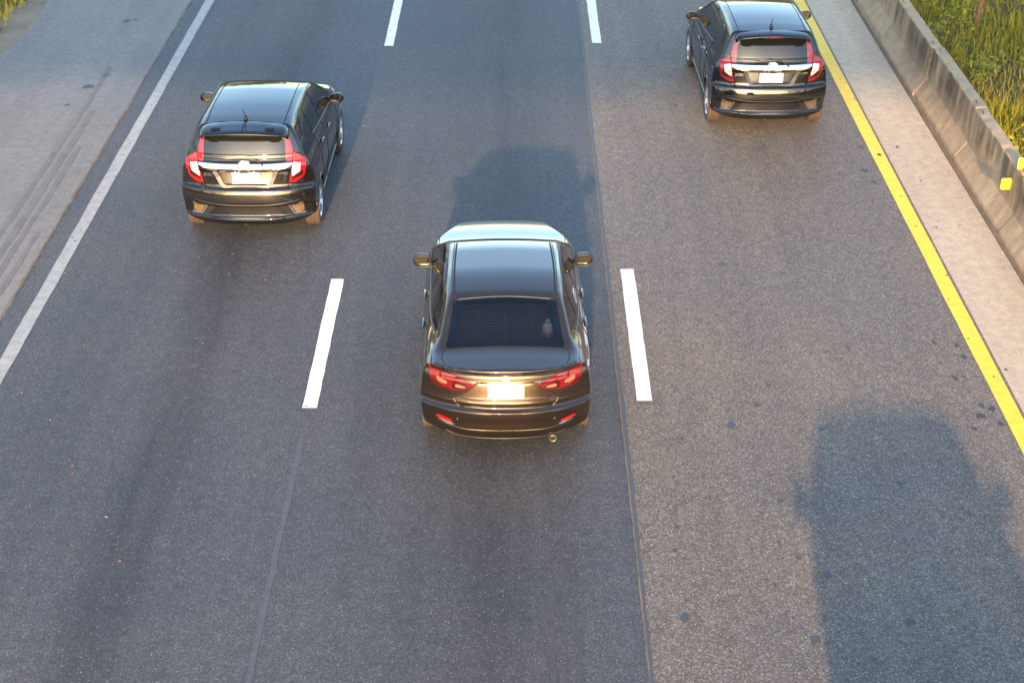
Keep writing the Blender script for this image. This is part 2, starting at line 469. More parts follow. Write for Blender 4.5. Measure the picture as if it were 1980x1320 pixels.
for (xa, xb, y0, y1, sd_) in ((1.44, 1.50, 13.55, 14.35, 1), (1.52, 1.57, 12.6, 13.3, 2), (1.45, 1.53, 20.5, 21.6, 3), (1.50, 1.56, 16.2, 17.4, 4)):
    wavy_strip('paint_trace', xa, xb, y0, y1, 0.09, 0.0036, M['dust_mark'], lane3, 0.02, 0.025, 40 + sd_)

# tar spots and stains (positions read on the road)
def g2w(px, py):
    vh = py + 1053.0
    return ((px - 1000) * 9.9 / vh, 36300.0 / vh - 4.623)
def blob(x, y, r, z, rnd, el=0.6):
    k = 18; r *= .82
    p1, p2, p3 = [rnd.uniform(0, 6.28) for _ in range(3)]
    a1, a2, a3 = rnd.uniform(.05, .3), rnd.uniform(.05, .22), rnd.uniform(.03, .15)
    out = []
    for i in range(k):
        a = 2 * math.pi * i / k
        q = r * (1 + a1 * math.sin(a * 2 + p1) + a2 * math.sin(a * 3 + p2) + a3 * math.sin(a * 5 + p3))
        out.append((x + q * math.cos(a), y + q * math.sin(a) / el * .85, z))
    return out
SPOTS = [(1897, 803, .05), (1918, 790, .042), (1935, 818, .036), (1898, 783, .036), (1885, 828, .03), (1923, 807, .014), (1864, 689, .04), (1850, 667, .03), (1807, 662, .032),
         (1848, 731, .038), (1864, 728, .02), (1887, 727, .012), (1945, 715, .02), (1640, 672, .04), (1602, 679, .026), (1753, 690, .028), (1415, 822, .062), (1464, 783, .042),
         (1397, 511, .062), (1440, 667, .03), (1486, 745, .036), (1325, 1194, .052), (1310, 1020, .026), (1330, 1162, .018), (1601, 1110, .05), (1741, 935, .05), (1576, 1237, .055),
         (1510, 968, .036), (1760, 1200, .05), (1590, 830, .035), (1683, 815, .025), (1500, 1130, .03), (1507, 1048, .03), (1545, 1078, .03), (1625, 968, .025), (1478, 282, .04),
         (1672, 330, .06), (1665, 285, .05), (1380, 325, .03), (1700, 300, .04), (1690, 352, .05), (1735, 285, .03), (900, 1040, .02), (170, 170, .09), (205, 148, .05), (245, 42, .08), (262, 40, .04), (130, 205, .04),
         (95, 970, .03), (240, 990, .03), (450, 720, .02), (1780, 350, .02), (1810, 440, .018), (1855, 435, .014), (1300, 62, .05), (1303, 138, .045), (1310, 182, .05), (1306, 205, .04)]
rnd = random.Random(3)
V, F = [], []
faint = [[], []]
for (px, py, r) in SPOTS:
    x, y = g2w(px, py)
    z = 0.0098 if (x > 5.0 or x < -5.4) else 0.0052
    soft = 1.2 < x < 4.6
    b = blob(x, y, r * (.85 if soft else 1), z, rnd)
    VV, FF = faint if soft else (V, F)
    FF.append(tuple(range(len(VV), len(VV) + len(b)))); VV += b
tag(mk('oil_spots', faint[0], faint[1], M['oil'], lane3, smooth=False), kind='stuff')
for i in range(60):
    x = rnd.uniform(1.2, 6.0) if rnd.random() < .7 else rnd.uniform(-8, 1)
    y = rnd.uniform(9, 32)
    b = blob(x, y, rnd.uniform(.006, .022), 0.0102, rnd)
    F.append(tuple(range(len(V), len(V) + len(b)))); V += b
tag(mk('tar_spots', V, F, M['tar'], lane3, smooth=False), kind='stuff')
V, F = [], []
for i in range(190):
    x = rnd.gauss(-4.2, 1.1) if rnd.random() < .75 else rnd.uniform(-8, 5)
    y = rnd.uniform(9, 30)
    a = rnd.uniform(0, 6.28); L = rnd.uniform(.006, .022)
    c, s = math.cos(a) * L, math.sin(a) * L
    k = len(V)
    V += [(x - c, y - s, .008), (x + s * .5, y - c * .5, .014), (x + c, y + s, .010), (x - s * .5, y + c * .5, .016)]
    F.append((k, k + 1, k + 2, k + 3))
tag(mk('leaf_litter', V, F, M['leaf_litter'], smooth=False), 'scattered orange dry leaf crumbs on the asphalt lanes', 'litter', kind='stuff')

# ------------------------------------------------------------------ concrete median barrier, unit by unit
PROF = [(6.10, -0.02), (6.115, 0.07), (6.275, 0.285), (6.315, 0.775), (6.33, 0.79), (6.475, 0.79), (6.49, 0.775), (6.53, 0.285), (6.66, 0.07), (6.67, -0.02)]
def barrier_unit(y0, y1, dx, dz, label, group, seed):
    r = random.Random(seed)
    ys = [y0] + [y0 + 0.015] + [y0 + (y1 - y0) * i / 18 for i in range(1, 18)] + [y1 - 0.015, y1]
    V, F = [], []
    n = len(PROF)
    for j, y in enumerate(ys):
        end = j in (0, len(ys) - 1)
        for i, (x, z) in enumerate(PROF):
            sx = (6.385 - x) * (0.06 if end else 0)
            jx = 0 if end else r.uniform(-.004, .004)
            jz = 0 if end or i in (0, n - 1) else r.uniform(-.005, .005)
            if not end and i in (3, 4) and r.random() < .18: jz -= 0.018; jx += 0.012
            V.append((x + dx + sx + jx, y, z + dz + jz - (0.012 if end and i in (3, 4, 5, 6) else 0)))
    for j in range(len(ys) - 1):
        for i in range(n - 1):
            F.append((j * n + i, (j + 1) * n + i, (j + 1) * n + i + 1, j * n + i + 1))
    F.append(tuple(range(n))); F.append(tuple((len(ys) - 1) * n + i for i in range(n))[::-1])
    o = mk('concrete_barrier', V, F, M['barrier'], smooth=False)
    lx = [(6.37 + dx, y1 - 0.20), (6.37 + dx, y0 + 0.20)]
    for (hx, hy) in lx:   # bent lifting loops on the top
        p = [(hx, hy - .05, .785 + dz), (hx, hy - .045, .812 + dz), (hx + .004, hy + .0, .818 + dz), (hx + .01, hy + .045, .812 + dz), (hx + .01, hy + .05, .785 + dz)]
        tube('lifting_loop', p, .006, M['crack'], o, 5)
    return tag(o, label, 'barrier', group)
seams = [11.7, 14.3, 16.9, 19.46, 21.97, 24.65, 27.3, 29.95, 32.6, 35.25, 37.9]
BL = {3: 'stained concrete barrier segment at the right edge with the yellow reflector at its near end',
      4: 'stained concrete barrier segment next beyond the one with the reflector',
      5: 'concrete barrier segment level with the rear of the right hatchback, third from the frame edge',
      6: 'concrete barrier segment with dark soot stain, beside the right hatchback door',
      7: 'farthest concrete barrier segment showing at the top of the picture'}
for i in range(len(seams) - 1):
    dx = [0.0, .01, -.01, .0, .012, -.008, .03, .0, .02, 0][i]; dz = [0, 0, 0, 0, .008, 0, .022, .0, .01, 0][i]
    barrier_unit(seams[i] + .008, seams[i + 1] - .008, dx, dz, BL.get(i, 'further concrete barrier segment in line outside the picture'), 'concrete barrier segments along the median', 50 + i)
# low kerb fillet at the foot of the barrier
tag(box('drain_kerb', (6.045, -60, -0.02), (6.10, 300, 0.028), M['sandy_edge'], bevel=0.006), 'low sandy kerb strip along the foot of the concrete barrier', 'kerb')

def reflector(loc, rz, label):
    e = empty('road_reflector', loc, rz, label, 'reflector', 'yellow reflectors on the barrier')
    box('reflector_plate', (-.065, -.012, 0), (.065, .004, .15), M['reflector'], e, .012)
    box('bracket', (-.03, .006, .02), (.03, .05, .08), M['steel'], e)
    return e
reflector((6.235, 19.86, 0.465), R(4), 'square yellow reflector on the inner face of the barrier')
reflector((6.375, 19.73, 0.79), R(-10), 'yellow reflector on top of the barrier at the right picture edge')

# ------------------------------------------------------------------ roadside grass
def blades(name, spots, hmin, hmax, wid, mat, label, parent=None):
    V, F, T = [], [], []
    for (x, y, z0, hs, ti) in spots:
        h = rnd.uniform(hmin, hmax) * hs
        a = rnd.uniform(0, 6.28); lean = rnd.uniform(.05, .6) * h
        c, s = math.cos(a), math.sin(a)
        wv = wid * rnd.uniform(.6, 1.4)
        b = rnd.uniform(0, 6.28); wx, wy = math.cos(b) * wv, math.sin(b) * wv
        k = len(V)
        V += [(x - wx, y - wy, z0), (x + wx, y + wy, z0),
              (x + c * lean * .35 - wx * .8, y + s * lean * .35 - wy * .8, z0 + h * .55), (x + c * lean * .35 + wx * .8, y + s * lean * .35 + wy * .8, z0 + h * .55),
              (x + c * lean, y + s * lean, z0 + h)]
        F += [(k, k + 1, k + 3, k + 2), (k + 2, k + 3, k + 4)]
        T += [ti] * 5
    o = mk(name, V, F, mat, parent, smooth=False)
    a = o.data.attributes.new('tint', 'FLOAT', 'POINT')
    a.data.foreach_set('value', T)
    return o
def patch_noise(x, y):
    return 0.5 + 0.25 * math.sin(x * 1.7 + y * .9) + 0.25 * math.sin(x * .8 - y * 1.9 + 2)
def terrain_r(x): return -0.02 + 0.10 * min(1, (x - 6.6) / 1.5) + 0.05 * max(0, x - 8)
spots = []
for i in range(52000):
    x = 6.64 + 6.2 * rnd.random() ** 1.25; y = rnd.uniform(15, 37)
    p = patch_noise(x, y)
    if rnd.random() > .35 + .65 * p: continue
    spots.append((x, y, terrain_r(x) - .02, .55 + .8 * p, min(1, max(0, rnd.gauss(.30 + .35 * (1 - p), .22)))))
o = blades('grass', spots, .10, .32, .0070, M['grass'], '')
tag(o, 'tall yellow green grass behind the concrete barrier', 'grass', kind='stuff')
gv, gf = [], []
nx, ny = 24, 60
for j in range(ny + 1):
    for i in range(nx + 1):
        x = 6.62 + 30 * (i / nx) ** 1.6; y = 5 + 75 * j / ny
        gv.append((x, y, -0.02 + .10 * min(1, (x - 6.6) / 1.5) + .05 * min(6, max(0, x - 8)) + .02 * math.sin(x * 3 + y * 2)))
for j in range(ny):
    for i in range(nx):
        a = j * (nx + 1) + i; gf.append((a, a + 1, a + nx + 2, a + nx + 1))
tag(mk('grass_bank', gv, gf, M['meadow']), kind='structure')
spots = []
for i in range(9000):
    x = -8.85 - 3.5 * rnd.random() ** 1.3; y = rnd.uniform(22, 38)
    if x > -9.0 and rnd.random() < .75: continue
    spots.append((x, y, -.03, 1, min(1, max(0, rnd.gauss(.22 + (.5 if x > -9.15 else 0), .2)))))
tag(blades('grass', spots, .10, .38, .008, M['grass'], ''), 'dark green grass beyond the dirt verge at the top left corner', 'grass', kind='stuff')

def leaf_cloud(name, centres, nleaf, rad, size, mat, parent=None, up=0.5, zsq=0.8):
    V, F, T = [], [], []
    for (cx, cy, cz, rs) in centres:
        for i in range(int(nleaf * rs)):
            while True:
                p = (rnd.uniform(-1, 1), rnd.uniform(-1, 1), rnd.uniform(-1, 1))
                if p[0] ** 2 + p[1] ** 2 + p[2] ** 2 < 1: break
            x, y, z = cx + p[0] * rad * rs, cy + p[1] * rad * rs, cz + p[2] * rad * rs * zsq
            s = size * rnd.uniform(.6, 1.3)
            a = Vector((rnd.gauss(0, 1), rnd.gauss(0, 1), rnd.gauss(0, .5))).normalized() * s
            b = a.cross(Vector((rnd.gauss(0, .6), rnd.gauss(0, .6), 1))).normalized() * s * .42
            k = len(V); c = Vector((x, y, z))
            V += [c - a, c + b - a * .1 + Vector((0, 0, s * .15)), c + a, c - b - a * .1 + Vector((0, 0, s * .15))]
            F.append((k, k + 1, k + 2, k + 3)); T += [min(1, max(0, rnd.gauss(.5, .25)))] * 4
    o = mk(name, V, F, mat, parent, smooth=False)
    at = o.data.attributes.new('tint', 'FLOAT', 'POINT'); at.data.foreach_set('value', T)
    return o
cs = []
for i in range(260):
    x = rnd.uniform(6.72, 10.5); y = rnd.uniform(18, 34)
    if patch_noise(x * 1.3, y * 1.1 + 3) < .45: continue
    cs.append((x, y, terrain_r(x) + rnd.uniform(.12, .38), rnd.uniform(.5, 1.2)))
cs += [(8.25, 25.9, .40, 1.2), (8.6, 26.3, .45, 1.1), (8.0, 25.2, .4, 1.1), (8.9, 25.6, .45, 1.0), (7.0, 26.9, .35, 1.0), (8.75, 27.6, .4, 1.0), (7.1, 24.6, .5, 1.0), (8.4, 24.6, .4, 1.2), (7.6, 25.6, .3, .9)]
tag(leaf_cloud('weeds', cs, 46, .24, .042, M['weed']), 'broad leaved yellow green weeds among the grass behind the barrier', 'weeds', kind='stuff')

# slim young tree behind the barrier: only its foot stands in the picture
tree = empty('young_tree', (7.78, 27.7, .04), 0, 'slim brown tree trunk rising from the grass behind the barrier', 'tree')
tp = [(0, 0, -.05), (.02, .02, .25), (.10, .04, .9), (.16, .0, 1.8), (.12, .05, 2.8), (.2, .0, 3.6)]
tube('trunk', tp, [.062, .05, .046, .042, .035, .02], M['bark'], tree, 9)
for k in range(7):
    a = k * 2.4; z0 = 2.0 + .22 * k
    tube('branch', [(.15, .02, z0), (.15 + .4 * math.cos(a), .4 * math.sin(a), z0 + .4), (.15 + .8 * math.cos(a), .8 * math.sin(a), z0 + .65)], [.018, .013, .006], M['bark'], tree, 5)
leaf_cloud('crown', [(.15 + .8 * math.cos(k * 2.4) * rnd.uniform(.4, 1), .8 * math.sin(k * 2.4) * rnd.uniform(.4, 1), 2.5 + .2 * k, 1) for k in range(9)], 90, .5, .07, M['tree_leaf'], tree)

cs = []
for side, x0 in ((-1, -17), (1, 19)):
    for k in range(34):
        y = -30 + k * 5.5 + rnd.uniform(-2, 2)
        for j in range(3):
            cs.append((x0 + side * rnd.uniform(0, 5), y + rnd.uniform(-2, 2), rnd.uniform(1.2, 7.5), rnd.uniform(.8, 1.3)))
tag(leaf_cloud('roadside_trees', cs, 70, 2.6, .42, M['tree_leaf'], None, .5, .9), 'dense green trees lining both sides of the highway outside the picture', 'trees', kind='stuff')

# ------------------------------------------------------------------ footbridge the picture is taken from (its shadow crosses the road ahead)
fb = empty('footbridge', (0, -2, 0), 0, 'grey concrete footbridge over the road, seen only by its shadow across the far lanes', 'footbridge')
def fbox(nm, lo, hi, mat=None, bevel=.02):
    return box(nm, lo, hi, mat or M['bridge'], fb, bevel)
fbox('deck', (-26, -1.2, 6.45), (26, 1.25, 6.9))
for x in (-.9, .9): fbox('girder', (-25.9, x - .2, 6.24), (25.9, x + .2, 6.446))
fbox('edge_beam', (-26, 1.25, 6.5), (26, 1.38, 7.15))
fbox('edge_beam', (-26, -1.34, 6.5), (26, -1.2, 7.15))
for k in range(27):
    for y in (1.315, -1.27): fbox('rail_post', (-26 + 2 * k - .03, y - .03, 7.153), (-26 + 2 * k + .03, y + .03, 8.0), M['steel'], .005)
for x in (-24, 24): fbox('pier', (x - .45, -.45, -.05), (x + .45, .45, 6.236))
for y in (1.315, -1.27): fbox('handrail', (-26, y - .04, 8.003), (26, y + .04, 8.07), M['steel'], .01)

# ------------------------------------------------------------------ cars: an implicit body, meshed by rays, with fitted parts
class Body:
    def __init__(s, W, inset, zt, yr, plan_r, yf, plan_f, zb, L, axles, crown=.05, recess=None, k_top=.05, k_end=.05, crease=None, arch=.345, taper=None):
        s.taper = taper
        s.W, s.inset, s.zt, s.yr, s.yf, s.zb = W, inset, zt, yr, yf, zb
        s.plan_r, s.plan_f, s.L, s.axles, s.crown, s.recess = plan_r, plan_f, L, axles, crown, recess
        s.k_top, s.k_end, s.crease, s.arch = k_top, k_end, crease, arch
    def f(s, P, carve=True):
        x, y, z = P[:, 0], P[:, 1], P[:, 2]
        ax = np.abs(x)
        ins = s.inset(z)
        side = ax - (s.W(y) - ins)
        if s.taper is not None: side = side + s.taper(y, z)
        if s.crease is not None:
            side = side + s.crease(y, z)
        top = z - (s.zt(y) - s.crown * (ax / .75) ** 2)
        rear = s.yr(z) + s.plan_r(ax)
        if s.recess is not None: rear = rear + s.recess(ax, z)
        rear = rear - y
        front = y - (s.yf(z) - s.plan_f(ax))
        bot = s.zb(ax, y) - z
        v = smax(side, top, s.k_top)
        v = smax(v, rear, s.k_end)
        v = smax(v, front, .08)
        v = smax(v, bot, .04)
        if carve:
            for ya in s.axles:
                cyl = np.maximum(np.sqrt((y - ya) ** 2 + (z - .31) ** 2) - s.arch, .60 - ax)
                v = np.maximum(v, -cyl)
        return v
    def grad(s, P, carve=False):
        e = 2e-3
        G = np.zeros_like(P)
        for i in range(3):
            d_ = np.zeros(3); d_[i] = e
            G[:, i] = s.f(P + d_, carve) - s.f(P - d_, carve)
        return G / (np.linalg.norm(G, axis=1)[:, None] + 1e-12)
    def cast(s, O, D, tmax, n=90, carve=False, inside=False):
        """first crossing along O + t D"""
        N_ = len(O)
        ts = np.linspace(0, tmax, n)
        lo = np.full(N_, np.nan); hi = np.full(N_, np.nan)
        prev = s.f(O, carve)
        for k in range(1, n):
            cur = s.f(O + D * ts[k], carve)
            hit = np.isnan(lo) & ((prev > 0) != (cur > 0)) & ((prev < 0) if inside else (prev > 0))
            lo[hit] = ts[k - 1]; hi[hit] = ts[k]
            prev = cur
        bad = np.isnan(lo)
        lo[bad] = tmax; hi[bad] = tmax
        for _ in range(26):
            m_ = .5 * (lo + hi)
            v = s.f(O + D * m_[:, None], carve)
            out = (v < 0) if inside else (v > 0)
            lo = np.where(out, m_, lo); hi = np.where(out, hi, m_)
        return O + D * lo[:, None], ~bad
    def mesh(s):
        """closed quad mesh: box-surface grid shot from a spine"""
        L, hw, H = s.L, 1.05, 1.75
        yy = np.concatenate([np.linspace(-.15, 0, 4)[:-1], np.linspace(0, L, 150), np.linspace(L, L + .15, 4)[1:]])
        xx = np.linspace(-hw, hw, 66)
        zz = np.concatenate([np.linspace(-.25, .05, 8)[:-1], np.linspace(.05, .60, 38)[:-1], np.linspace(.60, 1.15, 36)[:-1], np.linspace(1.15, H, 18)])
        idx, pts, quads = {}, [], []
        def vid(i, j, k):
            key = (i, j, k)
            if key not in idx:
                idx[key] = len(pts); pts.append((xx[i], yy[j], zz[k]))
            return idx[key]
        nx_, ny_, nz_ = len(xx) - 1, len(yy) - 1, len(zz) - 1
        for j in range(ny_):
            for k in range(nz_):
                quads.append((vid(0, j, k), vid(0, j, k + 1), vid(0, j + 1, k + 1), vid(0, j + 1, k)))
                quads.append((vid(nx_, j, k), vid(nx_, j + 1, k), vid(nx_, j + 1, k + 1), vid(nx_, j, k + 1)))
            for i in range(nx_):
                quads.append((vid(i, j, nz_), vid(i + 1, j, nz_), vid(i + 1, j + 1, nz_), vid(i, j + 1, nz_)))
                quads.append((vid(i, j, 0), vid(i, j + 1, 0), vid(i + 1, j + 1, 0), vid(i + 1, j, 0)))
        for i in range(nx_):
            for k in range(nz_):
                quads.append((vid(i, 0, k), vid(i + 1, 0, k), vid(i + 1, 0, k + 1), vid(i, 0, k + 1)))
                quads.append((vid(i, ny_, k), vid(i, ny_, k + 1), vid(i + 1, ny_, k + 1), vid(i + 1, ny_, k)))
        P = np.array(pts)
        Q = np.stack([np.zeros(len(P)), np.clip(P[:, 1], .75, L - .9), np.full(len(P), .62)], 1)
        # pull the rear fan apart so its rays run nearly straight back
        D = P - Q
        S, ok = s.cast(Q, D, 1.0, 80, True, True)
        return S, np.array(quads)

def smooth_poly(pts, closed=True, sub=5):
    P = np.array(pts, float); n = len(P); out = []
    for i in range(n if closed else n - 1):
        p0, p1, p2, p3 = (P[(i - 1) % n], P[i], P[(i + 1) % n], P[(i + 2) % n]) if closed else (P[max(i - 1, 0)], P[i], P[i + 1], P[min(i + 2, n - 1)])
        for k in range(sub):
            t_ = k / sub
            out.append(.5 * ((2 * p1) + (p2 - p0) * t_ + (2 * p0 - 5 * p1 + 4 * p2 - p3) * t_ ** 2 + (3 * p1 - p0 - 3 * p2 + p3) * t_ ** 3))
    if not closed: out.append(P[-1])
    return np.array(out)

def round_poly(pts, r=.02, seg=3):
    """polygon with rounded corners"""
    P = [np.array(p, float) for p in pts]; n = len(P); out = []
    for i in range(n):
        a, b, c = P[i - 1], P[i], P[(i + 1) % n]
        u = a - b; v = c - b
        lu, lv = np.linalg.norm(u), np.linalg.norm(v)
        rr = min(r, lu * .45, lv * .45)
        p, q = b + u / lu * rr, b + v / lv * rr
        for k in range(seg + 1):
            t_ = k / seg
            out.append((1 - t_) ** 2 * p + 2 * t_ * (1 - t_) * b + t_ ** 2 * q)
    return np.array(out)

AX = {'rear': (np.array([0, 1.0, 0]), lambda u, v: (u, -.6, v)), 'front': (np.array([0, -1.0, 0]), lambda u, v: (u, 5.0, v)),
      'right': (np.array([-1.0, 0, 0]), lambda u, v: (1.4, u, v)), 'left': (np.array([1.0, 0, 0]), lambda u, v: (-1.4, u, v)),
      'top': (np.array([0, 0, -1.0]), lambda u, v: (u, v, 2.0))}

def project(body, pts, view):
    D0, mkp = AX[view]
    O = np.array([mkp(u, v) for u, v in pts], float)
    D = np.tile(D0, (len(O), 1))
    S, ok = body.cast(O, D, 2.8, 90, False)
    return S, ok

def patch(name, body, outline, view, mat, parent, off=.003, thick=.012, step=.04):
    bm = bmesh.new()
    vs_ = [bm.verts.new((u, v, 0)) for u, v in outline]
    fc = bm.faces.new(vs_)
    bmesh.ops.triangulate(bm, faces=[fc])
    U = np.array(outline)
    for ax_, (lo, hi) in enumerate(zip(U.min(0), U.max(0))):
        c = math.floor(lo / step) * step + step
        while c < hi - 1e-4:
            nrm = (1, 0, 0) if ax_ == 0 else (0, 1, 0)
            co = (c, 0, 0) if ax_ == 0 else (0, c, 0)
            bmesh.ops.bisect_plane(bm, geom=bm.verts[:] + bm.edges[:] + bm.faces[:], dist=1e-6, plane_co=co, plane_no=nrm)
            c += step
    bm.verts.ensure_lookup_table(); bm.verts.index_update()
    pts = [(v.co.x, v.co.y) for v in bm.verts]
    faces = [[v.index for v in f.verts] for f in bm.faces]
    bnd = [(e.verts[0].index, e.verts[1].index) for e in bm.edges if len(e.link_faces) == 1]
    bm.free()
    S, ok = project(body, pts, view)
    G = body.grad(S)
    T = S + G * off
    # wind outward
    fl = []
    for f in faces:
        a, b, c = T[f[0]], T[f[1]], T[f[2]]
        nrm = np.cross(b - a, c - a)
        fl.append(f if np.dot(nrm, G[f[0]]) > 0 else f[::-1])
    V = list(T); Nn = list(G)
    m_ = {}
    for a, b in bnd:
        for q in (a, b):
            if q not in m_:
                m_[q] = len(V); V.append(S[q] + G[q] * (off - thick)); Nn.append(G[q])
        fl.append([a, b, m_[b], m_[a]])
    return mk(name, V, fl, mat, parent, normals=Nn)

def line(name, body, pts, view, r, mat, parent, off=0.0, step=.03, smooth=True, sides=6):
    P = smooth_poly(pts, False, 6) if smooth else np.array(pts, float)
    dense = [P[0]]
    for a, b in zip(P[:-1], P[1:]):
        k = max(1, int(np.linalg.norm(b - a) / step))
        for i in range(1, k + 1): dense.append(a + (b - a) * i / k)
    S, ok = project(body, dense, view)
    S = S[ok]
    G = body.grad(S)
    return tube(name, S + G * off, r, mat, parent, sides)

def mir(pts): return [(-u, v) for u, v in pts]

def wheel(parent, x, y, r=.305, wd=.19, side=1, spokes=5):
    hub = lathe('wheel', [(0.0, -.03), (.14, -.03), (.14, .02), (0.0, .02)], M['wheel_well'], parent, 'x', 20, (x, y, r))
    h = wd / 2
    tp_ = [(r - .10, -h * .9), (r - .06, -h), (r - .02, -h * .97), (r - .004, -h * .82)]
    for g in (-.5, -.17, .17, .5):
        tp_ += [(r, h * g - h * .12), (r, h * g - .006), (r - .009, h * g - .004), (r - .009, h * g + .004), (r, h * g + .006), (r, h * g + h * .12)]
    tp_ += [(r - .004, h * .82), (r - .02, h * .97), (r - .06, h), (r - .10, h * .9)]
    lathe('tyre', tp_, M['tyre'], hub, 'x', 44)
    o = side
    lathe('rim', [(r - .10, -h * .85 * o), (r - .115, -h * .5 * o), (r - .125, h * .5 * o), (r - .10, h * .88 * o), (r - .092, h * .93 * o), (r - .105, h * .80 * o), (r - .118, h * .4 * o)], M['alloy'], hub, 'x', 36)
    for k in range(spokes):
        a = 2 * math.pi * k / spokes + .3
        for dlt in (-.16, .16):
            c0, s0 = math.cos(a + dlt * .6), math.sin(a + dlt * .6)
            c1, s1 = math.cos(a + dlt), math.sin(a + dlt)
            tube('spoke', [(h * .55 * o, .03 * c0, .03 * s0), (h * .70 * o, .10 * c0, .10 * s0), (h * .72 * o, (r - .108) * c1, (r - .108) * s1)], [.022, .015, .014], M['alloy'], hub, 6)
    lathe('hub_cap', [(0.0, h * .78 * o), (.03, h * .76 * o), (.045, h * .6 * o)], M['alloy'], hub, 'x', 16)
    return hub

def side_mirror(parent, sgn, xi, y, z, wd, ht, mat):
    """housing seen from behind: rounded wedge, narrower outwards; glass faces back"""
    ol = round_poly([(0, -.45), (.72, -.5), (1.0, -.2), (.97, .25), (.75, .5), (.1, .38)], .22, 4)
    rings = [(.0, .86), (.0, 1.0), (.035, 1.02), (.08, .92), (.115, .7), (.135, .38), (.142, .05)]
    V, F = [], []
    n_ = len(ol); cx, cz = .5, 0
    V += [(sgn * (xi + (cx + (u - cx) * .84) * wd), y + .03, z + (cz + (v - cz) * .80) * ht) for u, v in ol]
    for dy, sc in rings:
        V += [(sgn * (xi + (cx + (u - cx) * sc) * wd), y + dy, z + (cz + (v - cz) * sc) * ht) for u, v in ol]
    for j in range(len(rings)):
        for i in range(n_):
            i2 = (i + 1) % n_
            q = (j * n_ + i, j * n_ + i2, (j + 1) * n_ + i2, (j + 1) * n_ + i)
            F.append(q if sgn > 0 else q[::-1])
    F.append(tuple(len(rings) * n_ + i for i in range(n_)))
    hs = mk('side_mirror', V, F, mat, parent)
    G = [(sgn * (xi + (cx + (u - cx) * .84) * wd), y + .027 - .012 * v, z + (v * .80) * ht) for u, v in ol]
    mk('mirror_glass', G, [tuple(range(n_)) if sgn > 0 else tuple(range(n_))[::-1]], M['mirror'], hs, smooth=False)
    tube('mirror_foot', [(sgn * (xi - .09), y + .07, z - ht * .75), (sgn * (xi - .02), y + .06, z - ht * .5), (sgn * (xi + wd * .3), y + .06, z - ht * .25)], [.035, .028, .02], mat, hs, 8)
    return hs

def split_body(body, parent, paint, classify, extra=None):
    S, Q = body.mesh()
    G = body.grad(S)
    Cn = S[Q].mean(1)
    Nf = np.cross(S[Q[:, 2]] - S[Q[:, 0]], S[Q[:, 3]] - S[Q[:, 1]])
    Nf /= np.linalg.norm(Nf, axis=1)[:, None] + 1e-12
    names = classify(Cn)
    # wheel-well linings: inner faces
    well = np.zeros(len(Q), bool)
    for ya in body.axles:
        d_ = np.sqrt((Cn[:, 1] - ya) ** 2 + (Cn[:, 2] - .31) ** 2)
        out = body.f(Cn, False)
        well |= (d_ < body.arch + .03) & (out < -.012)
    tags_ = np.where(Cn[:, 1] > body.L / 2, 'wheel_well|F', 'wheel_well|R').astype(object) + np.where(Cn[:, 0] > 0, 'R', 'L').astype(object)
    names = np.where(well, tags_.astype(str), names)
    und = (Cn[:, 2] < body.zb(np.abs(Cn[:, 0]), Cn[:, 1]) + .02) & ~well & (Nf[:, 2] < -.7)
    names = np.where(und, 'underbody', names)
    root = {}
    for nm in sorted(set(names), key=lambda q: q != 'body'):
        if nm == 'delete': continue
        base = nm.split('|')[0]
        sel = Q[names == nm]
        ids, inv = np.unique(sel, return_inverse=True)
        fcs = inv.reshape(sel.shape)
        mat = M['wheel_well'] if base in ('wheel_well', 'underbody') else (M['glass_dark'] if base == 'window_border' else paint)
        flat = base in ('wheel_well', 'underbody')
        root[nm] = mk(base, S[ids], fcs, mat, parent, normals=None if flat else G[ids], smooth=not flat)
    return root

def arch_ring(body, parent, mat):
    for ya in body.axles:
        for vw in ('right', 'left'):
            pts = []
            for a in np.linspace(-.15, math.pi + .15, 40):
                zz_ = .31 + (body.arch + .004) * math.sin(a)
                if zz_ < .24: continue
                pts.append((ya + (body.arch + .004) * math.cos(a), zz_))
            line('wheel_arch_lip', body, pts, vw, .014, mat, parent, -.004, .05, False)

def text_mesh(s, size):
    cu = bpy.data.curves.new('lettering', 'FONT')
    cu.body = s; cu.size = size; cu.extrude = .002
    o = bpy.data.objects.new('lettering', cu)
    COL.objects.link(o)
    dg = bpy.context.evaluated_depsgraph_get()
    me = bpy.data.meshes.new_from_object(o.evaluated_get(dg))
    bpy.data.objects.remove(o)
    return me

